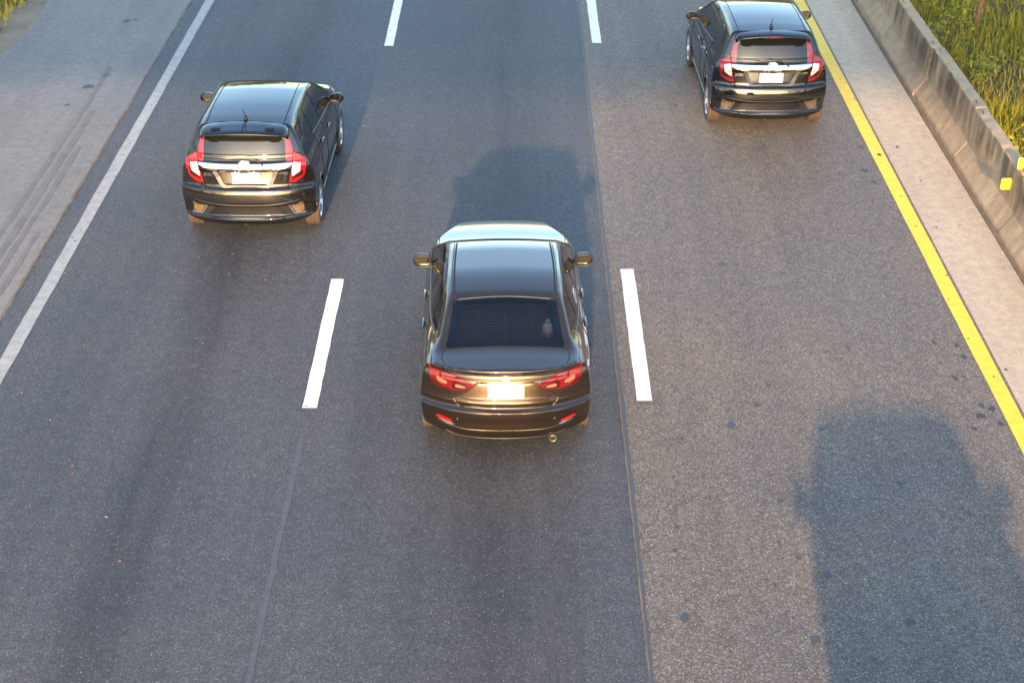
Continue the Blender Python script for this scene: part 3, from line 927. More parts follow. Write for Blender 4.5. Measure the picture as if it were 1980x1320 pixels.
# ---------------------------------------------------------------- hatchback
def ridge(c, w_, h_):
    def g(y, z):
        zc = c(y)
        return -h_ * np.exp(-((z - zc) / w_) ** 2)
    return g
HB = Body(
    W=mono([-.2, 0, .3, .7, 2, 3.25, 3.65, 3.955, 4.2], [.78, .80, .838, .8475, .843, .842, .77, .60, .4]),
    inset=mono([.1, .2, .28, .45, .65, .82, .92, .99, 1.05, 1.1, 1.2, 1.3, 1.4, 1.47, 1.56], [.12, .075, .035, .010, 0, .012, .028, .052, .085, .106, .145, .188, .236, .285, .37]),
    zt=mono([-.2, .1, .22, .6, 1.0, 1.5, 1.92, 2.1, 2.5, 2.86, 3.02, 3.4, 3.72, 3.9, 4.2], [1.465, 1.478, 1.487, 1.515, 1.525, 1.512, 1.462, 1.425, 1.25, 1.075, 1.02, .955, .85, .74, .5]),
    yr=mono([.1, .2, .27, .305, .33, .365, .48, .505, .53, .56, .69, .715, .735, .80, .93, .95, .97, 1.04, 1.06, 1.15, 1.28, 1.4, 1.5], [.22, .13, .065, .040, .036, .062, .068, .03, .004, .0, .018, .03, .06, .074, .078, .055, .042, .063, .088, .119, .171, .226, .275]),
    plan_r=lambda ax: .20 * (ax / .85) ** 3,
    yf=mono([.1, .3, .5, .7, .9, 1.2], [3.85, 3.95, 3.955, 3.93, 3.84, 3.6]), plan_f=lambda ax: .34 * (ax / .85) ** 2.6,
    zb=lambda ax, y: .20 + .13 * (ax / .8) ** 4 * sstep(.6, .2, y), L=3.955, axles=(.70, 3.23), crown=.045, k_top=.045, k_end=.035, taper=lambda y, z: .20 * sstep(2.75, 3.85, y) * sstep(.66, .92, z),
    recess=lambda ax, z: (.022 + .20 * np.clip(z - .75, 0, .2)) * sstep(.385, .365, ax + (.955 - z) * .50) * sstep(.745, .765, z) * sstep(.962, .945, z),
    crease=lambda y, z: -.014 * np.exp(-((z - (.70 + .16 * sstep(3.2, .7, y))) / .045) ** 2) * sstep(.35, .75, y) * sstep(3.3, 2.6, y) + .010 * np.exp(-((z - .40) / .09) ** 2) * sstep(.9, 1.3, y) * sstep(3.0, 2.6, y))

def hatchback(loc, rz, label, spoiler, badges=True, group=None):
    B = HB
    e = empty('hatchback_car', loc, rz, label, 'car', group)
    P = M['black_paint']
    def cls(C):
        x, y, z = C.T; ax = np.abs(x)
        nm = np.full(len(C), 'body', dtype=object)
        nm[(y < .52) & (z < .722)] = 'rear_bumper'
        nm[(y < .36) & (z >= .722) & (ax < .56)] = 'tailgate'
        nm[(y > .36) & (y < 1.95) & (z > 1.40) & (ax < .48)] = 'roof'
        nm[(y > 3.0) & (z > .78) & (ax < .66)] = 'hood'
        nm[(y > 3.55) & (z <= .78)] = 'front_bumper'
        for s_, t_ in ((1, 'R'), (-1, 'L')):
            sd_ = (x * s_ > .5) & (z > .26) & (z < 1.42)
            nm[sd_ & (y > 1.58) & (y < 2.72)] = 'door|F' + t_
            nm[sd_ & (y > .98) & (y <= 1.58)] = 'door|R' + t_
        return nm.astype(str)
    parts = split_body(B, e, P, cls)
    arch_ring(B, e, P)
    tg, bmp = parts['tailgate'], parts['rear_bumper']
    # rear window and its wiper
    rw = patch('rear_window', B, round_poly([(-.50, 1.05), (.50, 1.05), (.492, 1.2), (.472, 1.415), (-.472, 1.415), (-.492, 1.2)], .03), 'rear', M['glass_dark'], e, .004)
    for k in range(9):
        line('defroster_wire', B, [(-.40, 1.12 + .028 * k), (.40, 1.12 + .028 * k)], 'rear', .0013, M['copper'], rw, .005, .08, False, 4)
    patch('dark_reflection_band', B, round_poly([(-.452, 1.408), (.452, 1.408), (.462, 1.31), (.42, 1.285), (.33, 1.285), (.31, 1.30), (-.31, 1.30), (-.33, 1.285), (-.42, 1.285), (-.462, 1.31)], .012), 'rear', M['frit_reflection'], rw, .0065, .004)  # black band paints the overhang's dark reflection over the printed glass edge
    wp = line('rear_wiper', B, [(.235, 1.018), (.20, 1.05), (.13, 1.088), (.06, 1.092)], 'rear', .012, M['trim'], e, .022)
    line('wiper_blade', B, [(-.24, 1.075), (-.1, 1.085), (.10, 1.092)], 'rear', .007, M['trim'], wp, .014)
    # chrome bar with round emblem
    cb = patch('chrome_bar', B, smooth_poly([(-.575, 1.045), (-.3, 1.043), (0, 1.043), (.3, 1.043), (.575, 1.045), (.56, 1.018), (.42, .972), (.2, .95), (0, .946), (-.2, .95), (-.42, .972), (-.56, 1.018)], True, 4), 'rear', M['chrome'], e, .014, .03)
    em = patch('emblem', B, [(.075 * math.cos(a), 1.012 + .062 * math.sin(a)) for a in np.linspace(0, 2 * math.pi, 25)[:-1]], 'rear', M['chrome'], e, .026, .04)
    line('emblem_rim', B, [(.078 * math.cos(a), 1.012 + .065 * math.sin(a)) for a in np.linspace(0, 2 * math.pi, 28)], 'rear', .007, M['chrome'], em, .028, .03, False)
    # plate recess: grey U surround and plate
    inner = [(-.352, .945), (-.318, .87), (-.277, .785), (-.250, .765), (-.22, .762), (.22, .762), (.250, .765), (.277, .785), (.318, .87), (.352, .945)]
    outer = [(-.408, .945), (-.368, .86), (-.322, .765), (-.285, .735), (-.24, .730), (.24, .730), (.285, .735), (.322, .765), (.368, .86), (.408, .945)]
    patch('plate_recess', B, [(-.37, .952)] + inner[1:-1] + [(.37, .952)], 'rear', M['trim_gloss'], e, .006, .012, .02)
    V, F = [], []
    for (ui, vi), (uo, vo) in zip(inner, outer):
        yo = float(B.yr(np.array([max(vo, .745)]))[0] + B.plan_r(np.array([abs(uo)]))[0])
        V += [(uo, yo + .012, vo), (uo, yo - .007, vo), (ui, yo + .002, vi), (ui, yo + .05, vi)]
    for i in range(len(inner) - 1):
        for j in range(3): F.append((4 * i + j, 4 * i + j + 1, 4 * i + j + 5, 4 * i + j + 4))
    mk('plate_surround', V, F, M['grey_trim'], e, smooth=False)
    S, _ = project(B, [(0, .85)], 'rear')
    pl = box('number_plate', (-.17, S[0][1] - .024, .772), (.17, S[0][1] - .010, .925), M['plate'], e, .003)
    pl.rotation_euler = (0, 0, 0)
    tube('plate_frame', [(-.172, S[0][1] - .02, .770), (.172, S[0][1] - .02, .770), (.172, S[0][1] - .02, .927), (-.172, S[0][1] - .02, .927), (-.172, S[0][1] - .02, .770)], .006, M['trim'], pl, 5)
    # lamps
    for s_ in (1, -1):
        sg = (lambda p: p) if s_ > 0 else mir
        up = patch('tail_light', B, round_poly(sg([(.490, 1.405), (.515, 1.412), (.588, 1.18), (.574, 1.055), (.512, 1.06), (.506, 1.2)]), .012), 'rear', M['red_lens'], e, .012, .03)
        lo = patch('tail_light', B, round_poly(sg([(.596, 1.165), (.70, 1.095), (.738, 1.06), (.735, .95), (.70, .85), (.60, .79), (.525, .79), (.553, .93), (.582, 1.06)]), .015), 'rear', M['red_lens'], e, .016, .035)
        patch('reversing_light', B, round_poly(sg([(.588, 1.045), (.672, 1.035), (.664, .93), (.566, .868), (.564, .93)]), .01), 'rear', M['clear_lens'], lo, .020, .01)
        patch('lamp_band', B, round_poly(sg([(.566, .864), (.664, .925), (.70, .925), (.69, .87), (.555, .825)]), .008), 'rear', M['dark_red_lens'], lo, .019, .01)
        # bumper corner inserts
        line('lamp_gap', B, sg([(.592, 1.19), (.578, 1.05), (.553, .92), (.525, .79), (.515, .725)]), 'rear', .005, M['gap'], e, .012)
        ins = patch('bumper_insert', B, round_poly(sg([(.53, .485), (.685, .545), (.69, .40), (.60, .375)]), .012), 'rear', M['road_reflection'], bmp, .006, .012)
        patch('bumper_pocket', B, round_poly(sg([(.40, .47), (.525, .485), (.595, .37), (.52, .36)]), .01), 'rear', M['gap'], bmp, .004, .012)
        line('insert_trim', B, sg([(.51, .49), (.575, .38), (.69, .375), (.705, .39)]), 'rear', .010, M['grey_trim'], ins, .006, .02, False)
    # bumper lines
    line('bumper_crease', B, [(-.66, .575), (-.4, .535), (-.2, .522), (0, .52), (.2, .522), (.4, .535), (.66, .575)], 'rear', .008, M['trim'], bmp, .0)
    line('bumper_lip', B, [(-.46, .335), (-.2, .322), (0, .320), (.2, .322), (.46, .335)], 'rear', .013, M['black_paint'], bmp, .010)
    line('panel_gap', B, [(-.70, .80), (-.53, .745), (-.35, .722), (0, .715), (.35, .722), (.53, .745), (.70, .80)], 'rear', .004, M['gap'], e, .0)
    patch('license_lamp_strip', B, round_poly([(-.16, .934), (.16, .934), (.16, .945), (-.16, .945)], .003), 'rear', M['trim'], e, .004)
    tube('exhaust_pipe', [(.42, .16, .235), (.42, .30, .24), (.40, .6, .26)], [.022, .022, .022], M['steel'], e, 10)
    tube('tow_hook', [(-.05, .12, .215), (-.05, .16, .22), (-.05, .24, .22)], .010, M['steel'], e, 6)
    if badges:
        for s_, x0, z0, sz in (('JAZZ', -.520, .888, .050), ('i-VTEC', .415, .905, .036)):
            me = text_mesh(s_, sz)
            S, _ = project(B, [(x0, z0 + .01), (x0 + .1, z0 + .01)], 'rear')
            o = bpy.data.objects.new('badge_lettering', me); COL.objects.link(o); o.parent = e
            me.materials.clear(); me.materials.append(M['chrome'])
            ang = math.atan2(S[1][1] - S[0][1], .1)
            o.location = (x0, min(S[0][1], S[1][1]) - .010, z0); o.rotation_euler = (R(90), 0, ang * .5)
            o['label'] = 'small chrome lettering ' + s_
    # roof details
    for s_ in (1, -1):
        line('roof_seam', B, [(s_ * .475, .28), (s_ * .485, 1.0), (s_ * .475, 1.9)], 'top', .006, M['gap'], e, .0)
    an = lathe('antenna', [(0, .05), (.012, .048), (.02, .03), (.034, .0)], M['trim'], e, 'z', 14, (0, .42, 1.502))
    tube('antenna_rod', [(0, 0, .04), (-.005, -.06, .10), (-.012, -.12, .165)], [.006, .005, .004], M['trim'], an, 6)
    # spoiler: swept-back wing over the rear window
    if spoiler:
        xs_ = np.linspace(-.545, .545, 31)
        V, F = [], []
        for x in xs_:
            a = abs(x) / .545
            drop = .05 * a ** 2 + .035 * max(0, (a - .86) / .14) ** 2
            yb = -.015 + .075 * a ** 2.5 + .07 * max(0, (a - .88) / .12) ** 2
            z0 = 1.4985 - drop * .85; zb_ = 1.468 - drop
            sec = [(.34, z0 + .006), (.28, z0 + .008), (.20, z0 + .006 - (.008 if a < .55 else 0)), (.10 + yb * .3, zb_ + .02 - (.006 if a < .55 else 0)), (yb + .015, zb_ + .004), (yb, zb_ - .008), (yb + .012, zb_ - .022), (.12, zb_ - .035), (.22, zb_ - .06), (.32, zb_ - .055)]
            V += [(x, yy_, zz_) for yy_, zz_ in sec]
        n_ = 10
        for i in range(len(xs_) - 1):
            for j in range(n_ - 1):
                F.append((i * n_ + j, i * n_ + j + 1, (i + 1) * n_ + j + 1, (i + 1) * n_ + j))
        F.append(tuple(range(n_))[::-1]); F.append(tuple((len(xs_) - 1) * n_ + j for j in range(n_)))
        sp = mk('roof_spoiler', V, F, P, e)
        for s_ in (1, -1):
            box('spoiler_slot', (s_ * .33 - .055, .10, 1.463), (s_ * .33 + .055, .165, 1.485), M['gap'], sp, .004)
        box('brake_light', (-.15, .045, 1.415), (.15, .10, 1.43), M['dark_red_lens'], sp, .003)
        tube('spoiler_seam', [(-.52, .335, 1.463), (-.3, .345, 1.493), (0, .345, 1.506), (.3, .345, 1.493), (.52, .335, 1.463)], .005, M['gap'], sp, 6)
        tube('washer_line', [(0, .40, 1.512), (0, .2, 1.505), (0, .02, 1.474)], .004, M['gap'], sp, 6)
    else:
        xs_ = np.linspace(-.53, .53, 27)
        V, F = [], []
        for x in xs_:
            a = abs(x) / .53
            drop = .055 * a ** 2 + .03 * max(0, (a - .86) / .14) ** 2
            yb = .075 + .05 * a ** 2.5 + .05 * max(0, (a - .88) / .12) ** 2
            z0 = 1.494 - drop * .85; zb_ = 1.466 - drop
            sec = [(.31, z0 + .002), (.24, z0 + .002), (.16, zb_ + .02), (yb + .012, zb_ + .004), (yb, zb_ - .006), (yb + .012, zb_ - .018), (.17, zb_ - .04), (.25, zb_ - .06), (.31, zb_ - .05)]
            V += [(x, yy_, zz_) for yy_, zz_ in sec]
        n_ = 9
        for i in range(len(xs_) - 1):
            for j in range(n_ - 1):
                F.append((i * n_ + j, i * n_ + j + 1, (i + 1) * n_ + j + 1, (i + 1) * n_ + j))
        F.append(tuple(range(n_))[::-1]); F.append(tuple((len(xs_) - 1) * n_ + j for j in range(n_)))
        sp = mk('tailgate_lip', V, F, P, e)
        box('brake_light', (-.13, .098, 1.432), (.13, .14, 1.446), M['red_lens'], sp, .003)
        tube('lip_seam', [(-.50, .30, 1.455), (-.3, .315, 1.482), (0, .32, 1.497), (.3, .315, 1.482), (.50, .30, 1.455)], .005, M['gap'], sp, 6)
    # glass at the sides and front
    for vw in ('right', 'left'):
        patch('quarter_window', B, round_poly([(.50, 1.20), (.88, 1.135), (.97, 1.13), (.97, 1.395), (.80, 1.40), (.64, 1.36)], .03), vw, M['glass_dark'], e, .004)
        dr = parts['door|R' + vw[0].upper()]; df = parts['door|F' + vw[0].upper()]
        patch('side_window', B, round_poly([(1.01, 1.125), (1.57, 1.075), (1.57, 1.415), (1.01, 1.40)], .03), vw, M['glass_dark'], dr, .004)
        patch('side_window', B, round_poly([(1.63, 1.07), (2.62, 1.005), (2.46, 1.16), (2.05, 1.385), (1.85, 1.415), (1.63, 1.42)], .03), vw, M['glass_dark'], df, .004)
        line('belt_strip', B, [(.99, 1.112), (1.6, 1.058), (2.2, 1.018), (2.72, .985)], vw, .009, M['grey_trim'], e, .004)
        line('window_edge', B, [(.48, 1.19), (.60, 1.365), (.85, 1.42), (1.4, 1.436), (1.85, 1.43), (2.1, 1.38), (2.45, 1.18)], vw, .007, M['trim'], e, .003)
        line('panel_gap', B, [(.99, 1.1), (.98, .9), (1.02, .72), (1.12, .5), (1.13, .28)], vw, .005, M['gap'], e)
        line('panel_gap', B, [(1.60, 1.06), (1.60, .8), (1.63, .5), (1.63, .27)], vw, .005, M['gap'], e)
        line('panel_gap', B, [(2.70, .98), (2.74, .8), (2.76, .5), (2.74, .27)], vw, .005, M['gap'], e)
        for d_, y_ in ((dr, 1.10), (df, 1.74)):
            zz_ = .925 if d_ is dr else .89
            patch('handle_cup', B, round_poly([(y_ + .03, zz_ - .03), (y_ + .13, zz_ - .03), (y_ + .13, zz_ + .03), (y_ + .03, zz_ + .03)], .025), vw, M['gap'], d_, .002)
            line('door_handle', B, [(y_ - .02, zz_ + .008), (y_ + .08, zz_ + .012), (y_ + .19, zz_ + .004)], vw, .013, M['black_paint'], d_, .022)
        line('side_skirt', B, [(1.06, .245), (1.9, .235), (2.88, .245)], vw, .02, P, e, .0)
    patch('windscreen', B, round_poly([(-.56, 2.06), (0, 2.02), (.56, 2.06), (.66, 2.78), (0, 2.9), (-.66, 2.78)], .03), 'top', M['glass_dark'], e, .004)
    for s_ in (1, -1):
        sg = (lambda p: p) if s_ > 0 else mir
        patch('headlight', B, round_poly(sg([(.40, .66), (.70, .72), (.74, .80), (.62, .79), (.42, .70)]), .02), 'front', M['clear_lens'], e, .006)
        side_mirror(e, s_, .775, 2.50, 1.035, .20, .135, P)
        for ya in B.axles:
            wheel(e, s_ * .745, ya, .305, .19, s_)
    patch('grille', B, round_poly([(-.38, .62), (.38, .62), (.40, .69), (-.40, .69)], .02), 'front', M['trim'], e, .005)
    return e

HBG = 'black hatchbacks'
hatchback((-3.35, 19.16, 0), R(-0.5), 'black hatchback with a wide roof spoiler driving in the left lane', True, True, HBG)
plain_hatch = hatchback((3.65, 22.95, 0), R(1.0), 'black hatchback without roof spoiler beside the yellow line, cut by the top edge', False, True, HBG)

# ---------------------------------------------------------------- sedan
def trap(ax, z):
    half = .268 + (.875 - z) / .155 * .20
    return sstep(half + .012, half - .012, ax)
SD = Body(
    W=mono([-.2, 0, .3, .86, 2, 3.3, 3.7, 4.0, 4.32, 4.6], [.77, .79, .832, .8475, .842, .8425, .79, .70, .50, .35]),
    inset=mono([.1, .2, .3, .45, .62, .8, .88, .94, .99, 1.04, 1.1, 1.2, 1.3, 1.38, 1.46, 1.54], [.13, .08, .035, .010, 0, .012, .028, .048, .072, .098, .120, .160, .205, .250, .32, .43]),
    zt=mono([-.2, .03, .10, .25, .44, .52, .93, 1.06, 1.5, 1.9, 2.18, 2.42, 2.98, 3.12, 3.7, 4.1, 4.3, 4.6], [1.02, 1.026, 1.035, 1.052, 1.073, 1.098, 1.368, 1.412, 1.458, 1.455, 1.424, 1.345, 1.055, 1.005, .925, .82, .70, .4]),
    yr=mono([.1, .18, .25, .33, .365, .385, .46, .55, .582, .598, .625, .668, .69, .87, .95, .962, .975, .99, 1.01, 1.03, 1.1], [.24, .17, .115, .08, .072, .035, .022, .003, .0, .022, .05, .044, .050, .070, .100, .101, .078, .058, .049, .046, .07]),
    plan_r=lambda ax: .30 * (ax / .85) ** 2.5,
    yf=mono([.1, .3, .5, .7, .9, 1.2], [4.2, 4.3, 4.32, 4.30, 4.2, 3.9]), plan_f=lambda ax: .62 * (ax / .85) ** 2.0,
    zb=lambda ax, y: .20 + .15 * (ax / .8) ** 4 * sstep(.62, .2, y), L=4.32, axles=(.86, 3.43), crown=.045, k_top=.05, k_end=.018, taper=lambda y, z: .085 * sstep(1.5, .5, y) * sstep(.95, 1.12, z) + .20 * sstep(2.95, 4.1, y) * sstep(.66, .90, z),
    recess=lambda ax, z: (.006 + .135 * np.clip(z - .712, 0, .17)) * trap(ax, z) * sstep(.700, .716, z) * sstep(.886, .870, z),
    crease=lambda y, z: -.012 * np.exp(-((z - (.74 + .10 * sstep(3.4, .6, y))) / .05) ** 2) * sstep(.35, .8, y) * sstep(3.6, 2.6, y) + .012 * np.exp(-((z - .42) / .1) ** 2) * sstep(1.1, 1.5, y) * sstep(3.2, 2.8, y))

def sedan(loc, rz, label):
    B = SD
    e = empty('sedan_car', loc, rz, label, 'car')
    P = M['bronze_paint']
    win = round_poly([(-.585, .475), (.585, .475), (.505, .925), (0, .945), (-.505, .925)], .05)
    hole = round_poly([(-.525, .52), (.525, .52), (.455, .885), (0, .905), (-.455, .885)], .06)
    def inside(poly, x, y):
        r = np.zeros(len(x), bool); n_ = len(poly); j = n_ - 1
        for i in range(n_):
            xi, yi = poly[i]; xj, yj = poly[j]
            c = ((yi > y) != (yj > y)) & (x < (xj - xi) * (y - yi) / (yj - yi + 1e-12) + xi)
            r ^= c; j = i
        return r
    def cls(C):
        x, y, z = C.T; ax = np.abs(x)
        nm = np.full(len(C), 'body', dtype=object)
        nm[(y < .62) & (z < .60)] = 'rear_bumper'
        nm[(y < .62) & (z < .80) & (ax > .515)] = 'rear_bumper'
        nm[(y < .46) & (ax < .60) & (z > .60) & ~((ax > .515) & (z < .80))] = 'trunk_lid'
        nm[(y > .95) & (y < 2.2) & (z > 1.34) & (ax < .50)] = 'roof'
        nm[(y > 3.08) & (z > .80) & (ax < .70)] = 'hood'
        nm[(y > 3.9) & (z <= .80)] = 'front_bumper'
        for s_, t_ in ((1, 'R'), (-1, 'L')):
            sd_ = (x * s_ > .48) & (z > .27) & (z < 1.40)
            nm[sd_ & (y > 1.80) & (y < 2.95)] = 'door|F' + t_
            nm[sd_ & (y > 1.10) & (y <= 1.80)] = 'door|R' + t_
        up_ = z > 1.0
        nm[inside(win, x, y) & up_] = 'window_border'
        nm[inside(hole, x, y) & up_] = 'delete'
        return nm.astype(str)
    parts = split_body(B, e, P, cls)
    arch_ring(B, e, P)
    lid, bmp = parts['trunk_lid'], parts['rear_bumper']
    rw = patch('rear_window', B, win, 'top', M['tint_glass'], e, .004, .003, .04)
    for k in range(13):
        y_ = .54 + .027 * k; hx = .50 - (y_ - .52) * .19
        line('defroster_wire', B, [(-hx, y_), (0, y_), (hx, y_)], 'top', .0004, M['copper'], rw, .0062, .08, False, 4)
    for x_ in (-.28, 0, .28):
        line('defroster_wire', B, [(x_, .53), (x_ * .9, .85)], 'top', .0004, M['copper'], rw, .0062, .08, False, 4)
    # cabin seen through the glass
    cab = box('parcel_shelf', (-.60, .46, 1.015), (.60, .98, 1.03), M['parcel'], e)
    box('rear_seat_back', (-.60, .985, .55), (.60, 1.13, 1.10), M['parcel'], cab, .04)
    for x_ in (-.33, .33): box('headrest', (x_ - .12, 1.0, 1.105), (x_ + .12, 1.10, 1.24), M['parcel'], cab, .04)
    # side-of-window and roof seams
    for s_ in (1, -1):
        line('window_seal', B, [(s_ * .59, .475), (s_ * .508, .93)], 'top', .006, M['gap'], e, .001)
        line('roof_ditch', B, [(s_ * .497, .96), (s_ * .505, 1.5), (s_ * .488, 2.16)], 'top', .010, M['gap'], e, -.002)
        line('roof_ditch_trim', B, [(s_ * .520, .96), (s_ * .528, 1.5), (s_ * .510, 2.16)], 'top', .005, M['trim'], e, .001)
    line('window_seal', B, [(-.5, .94), (0, .957), (.5, .94)], 'top', .006, M['trim'], e, .001)
    line('window_seal', B, [(-.585, .465), (0, .462), (.585, .465)], 'top', .007, M['gap'], e, .0)
    # trunk lid lines
    for s_ in (1, -1):
        line('panel_gap', B, [(s_ * .585, .462), (s_ * .612, .42), (s_ * .618, .33), (s_ * .60, .255), (s_ * .588, .23)], 'top', .005, M['gap'], e, .0)
        line('panel_gap', B, [(s_ * .585, .985), (s_ * .55, .88), (s_ * .52, .77), (s_ * .505, .70), (s_ * .47, .645), (s_ * .40, .615)], 'rear', .005, M['gap'], e, .0)
    line('bumper_step', B, [(-.505, .70), (-.485, .655), (-.44, .617), (-.36, .602), (-.18, .591), (0, .587), (.18, .591), (.36, .602), (.44, .617), (.485, .655), (.505, .70)], 'rear', .008, P, bmp, .0)
    line('panel_gap', B, [(-.42, .612), (-.2, .603), (0, .60), (.2, .603), (.42, .612)], 'rear', .005, M['gap'], e, .002)
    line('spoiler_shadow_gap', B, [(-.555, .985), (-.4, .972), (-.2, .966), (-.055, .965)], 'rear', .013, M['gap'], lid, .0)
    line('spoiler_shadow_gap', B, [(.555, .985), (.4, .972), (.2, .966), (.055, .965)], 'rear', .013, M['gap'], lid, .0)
    for s_ in (1, -1):
        line('recess_edge_shade', B, [(s_ * .262, .884), (s_ * .292, .876), (s_ * .36, .81), (s_ * .455, .728)], 'rear', .009, M['trim'], lid, -.002, .02, False)  # dark tubes stand in for the shaded side walls of the plate recess
    line('recess_ridge', B, [(-.49, .712), (-.3, .706), (0, .703), (.3, .706), (.49, .712)], 'rear', .006, P, lid, .003)
    em = patch('emblem', B, [(.040 * math.cos(a), .925 + .028 * math.sin(a)) for a in np.linspace(0, 2 * math.pi, 21)[:-1]], 'rear', M['chrome'], e, .012, .02)
    S, _ = project(B, [(0, .75), (0, .85)], 'rear')
    lean = math.atan2(S[1][1] - S[0][1], .10)
    pl = box('number_plate', (-.172, -.014, -.066), (.172, -.002, .066), M['plate'], e, .003)
    pl.location = (0, (S[0][1] + S[1][1]) / 2 - .008, .798); pl.rotation_euler = (-lean, 0, 0)
    # lamps
    for s_ in (1, -1):
        sg = (lambda p: p) if s_ > 0 else mir
        tl = patch('tail_light', B, smooth_poly(sg([(.722, 1.012), (.738, .94), (.728, .865), (.685, .812), (.60, .785), (.47, .79), (.385, .81), (.335, .838), (.312, .864), (.40, .90), (.50, .928), (.60, .940), (.695, .966)]), True, 4), 'rear', M['deep_red_lens'], e, .010, .03, .03)
        patch('lamp_eye', B, smooth_poly(sg([(.66, .885), (.655, .855), (.61, .838), (.565, .842), (.57, .865), (.62, .882)]), True, 4), 'rear', M['amber_lens'], tl, .014, .01, .03)
        patch('lamp_shade', B, smooth_poly(sg([(.50, .875), (.515, .81), (.44, .803), (.385, .82), (.36, .845), (.42, .865)]), True, 4), 'rear', M['dark_red_lens'], tl, .013, .01, .03)
        patch('reversing_light', B, smooth_poly(sg([(.475, .852), (.48, .825), (.43, .82), (.38, .83), (.41, .845)]), True, 4), 'rear', M['amber_lens'], tl, .016, .01, .03)
        patch('lamp_shade', B, smooth_poly(sg([(.725, .865), (.68, .818), (.60, .79), (.53, .79), (.53, .802), (.60, .808), (.67, .84)]), True, 4), 'rear', M['dark_red_lens'], tl, .013, .01, .03)
        patch('rear_reflector', B, round_poly(sg([(.53, .44), (.675, .468), (.68, .488), (.655, .497), (.53, .468)]), .01), 'rear', M['red_lens'], bmp, .008)
        patch('fog_lens', B, round_poly(sg([(.50, .415), (.56, .412), (.66, .455), (.54, .437)]), .01), 'rear', M['grey_trim'], bmp, .006)
        lathe('parking_sensor', [(0, -.004), (.014, -.004), (.016, .004)], M['trim'], bmp, 'y', 14, tuple(project(B, [(s_ * .47, .49)], 'rear')[0][0]))
    line('bumper_lip', B, [(-.66, .43), (-.5, .395), (-.3, .378), (0, .372), (.3, .378), (.5, .395), (.66, .43)], 'rear', .008, P, bmp, .002)
    line('diffuser_edge', B, [(-.60, .30), (-.48, .262), (-.3, .25), (0, .246), (.3, .25), (.48, .262), (.60, .30)], 'rear', .006, M['trim'], bmp, .0)
    # exhaust
    lathe('exhaust_pipe', [(.028, .30), (.034, .30), (.036, .0), (.034, -.005), (.028, 0), (.028, .30)], M['pipe'], e, 'y', 22, (.46, .150, .222))
    lathe('exhaust_bore', [(0, .003), (.0282, .003)], M['gap'], e, 'y', 18, (.46, .150, .222))
    # side glass and trim
    for vw in ('right', 'left'):
        dr = parts['door|R' + vw[0].upper()]; df = parts['door|F' + vw[0].upper()]
        patch('quarter_window', B, round_poly([(.80, 1.075), (1.13, 1.06), (1.13, 1.30), (1.02, 1.28)], .02), vw, M['glass_dark'], e, .004)
        patch('side_window', B, round_poly([(1.17, 1.058), (1.79, 1.03), (1.79, 1.37), (1.35, 1.35), (1.17, 1.315)], .03), vw, M['glass_dark'], dr, .004)
        patch('side_window', B, round_poly([(1.84, 1.028), (2.90, .985), (2.62, 1.16), (2.25, 1.33), (2.0, 1.37), (1.84, 1.372)], .03), vw, M['glass_dark'], df, .004)
        line('belt_strip', B, [(.80, 1.055), (1.2, 1.035), (1.8, 1.01), (2.4, .985), (2.92, .965)], vw, .009, M['grey_trim'], e, .004)
        line('window_edge', B, [(.76, 1.07), (1.0, 1.30), (1.2, 1.345), (1.5, 1.385), (1.9, 1.392), (2.25, 1.355), (2.6, 1.19), (2.88, 1.02)], vw, .007, M['trim'], e, .003)
        line('panel_gap', B, [(1.14, 1.05), (1.12, .9), (1.16, .75), (1.27, .55), (1.28, .28)], vw, .005, M['gap'], e)
        line('panel_gap', B, [(1.815, 1.02), (1.81, .8), (1.84, .5), (1.84, .27)], vw, .005, M['gap'], e)
        line('panel_gap', B, [(2.94, .96), (2.97, .8), (2.98, .5), (2.96, .27)], vw, .005, M['gap'], e)
        for d_, y_ in ((dr, 1.22), (df, 1.93)):
            zz_ = .90 if d_ is dr else .875
            patch('handle_cup', B, round_poly([(y_ + .03, zz_ - .03), (y_ + .13, zz_ - .03), (y_ + .13, zz_ + .03), (y_ + .03, zz_ + .03)], .025), vw, M['gap'], d_, .002)
            line('door_handle', B, [(y_ - .02, zz_ + .008), (y_ + .08, zz_ + .012), (y_ + .19, zz_ + .004)], vw, .013, P, d_, .022)
        line('side_skirt', B, [(1.22, .25), (2.0, .24), (3.06, .25)], vw, .02, P, e, .0)
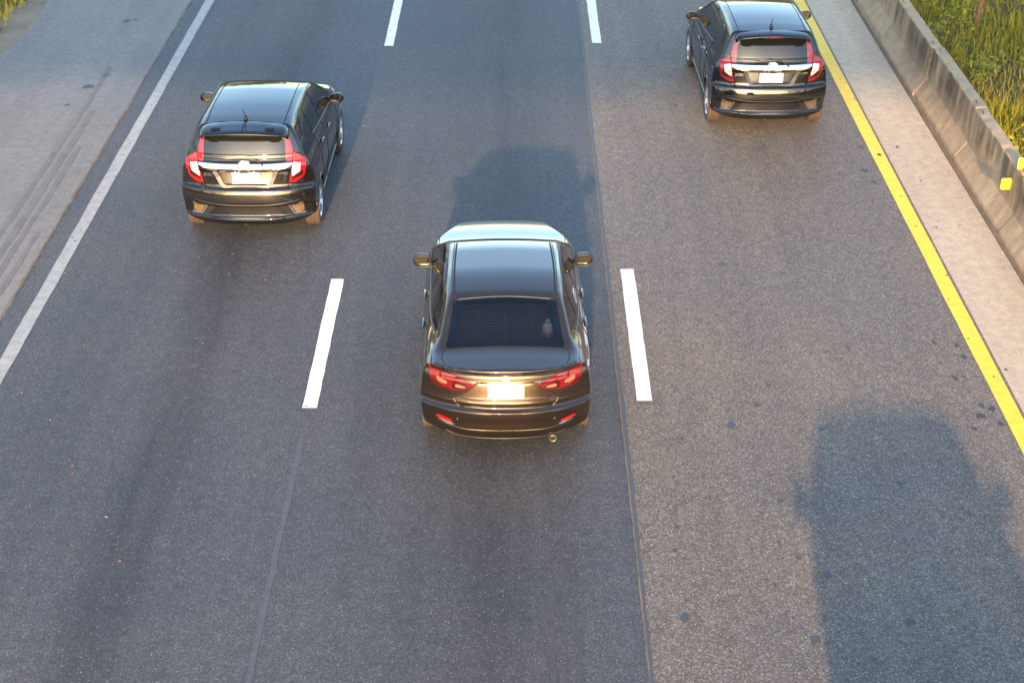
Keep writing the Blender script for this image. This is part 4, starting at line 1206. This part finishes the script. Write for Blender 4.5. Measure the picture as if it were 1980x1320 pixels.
    fl = patch('fuel_flap', B, round_poly([(.62, .80), (.76, .80), (.76, .93), (.62, .93)], .03), 'left', P, e, .002)
    patch('windscreen', B, round_poly([(-.53, 2.26), (0, 2.22), (.53, 2.26), (.66, 2.86), (0, 2.98), (-.66, 2.86)], .03), 'top', M['glass_dark'], e, .004)
    for s_ in (1, -1):
        sg = (lambda p: p) if s_ > 0 else mir
        line('panel_gap', B, [(s_ * .70, 3.08), (s_ * .70, 3.6), (s_ * .60, 4.0)], 'top', .005, M['gap'], e)
        patch('headlight', B, round_poly(sg([(.42, .64), (.66, .68), (.73, .77), (.62, .75), (.44, .69)]), .02), 'front', M['clear_lens'], e, .006)
        side_mirror(e, s_, .765, 2.56, 1.015, .215, .155, M['trim'])
        for ya in B.axles:
            wheel(e, s_ * .745, ya, .305, .19, s_)
    patch('grille', B, round_poly([(-.40, .45), (.40, .45), (.46, .64), (-.46, .64)], .03), 'front', M['trim'], e, .005)
    return e
SX, SY = -.10, 13.95
sedan((SX, SY, 0), R(1.1), 'bronze grey sedan with lip spoiler driving in the middle lane')

dl = empty('doll', (SX + .405, SY + .79, 1.031), 0, 'white round headed doll with red base behind the rear window of the sedan', 'doll')
lathe('doll_base', [(0, 0), (.062, 0), (.064, .02), (.055, .03), (0, .03)], M['doll_red'], dl, 'z', 18)
lathe('doll_body', [(0, .03), (.05, .031), (.056, .06), (.052, .10), (.036, .135), (.0, .142)], M['doll_white'], dl, 'z', 18)
lathe('doll_head', [(0, .135), (.018, .138), (.026, .155), (.022, .175), (0, .185)], M['doll_white'], dl, 'z', 16)

# the tall car that follows in the right lane: only its shadow reaches into the picture
def copy_tree(o, parent=None):
    c = o.copy(); COL.objects.link(c); c.parent = parent
    for ch in list(o.children):
        if ch.name.startswith('badge_lettering'): continue
        copy_tree(ch, c)
    return c
tall = copy_tree(plain_hatch)
tall.location = (3.36, 5.12, 0); tall.rotation_euler = (0, 0, R(0.5)); tall.scale = (1.08, 1.02, 1.22)
tall['label'] = 'tall black car below the picture whose shadow lies on the right lane'
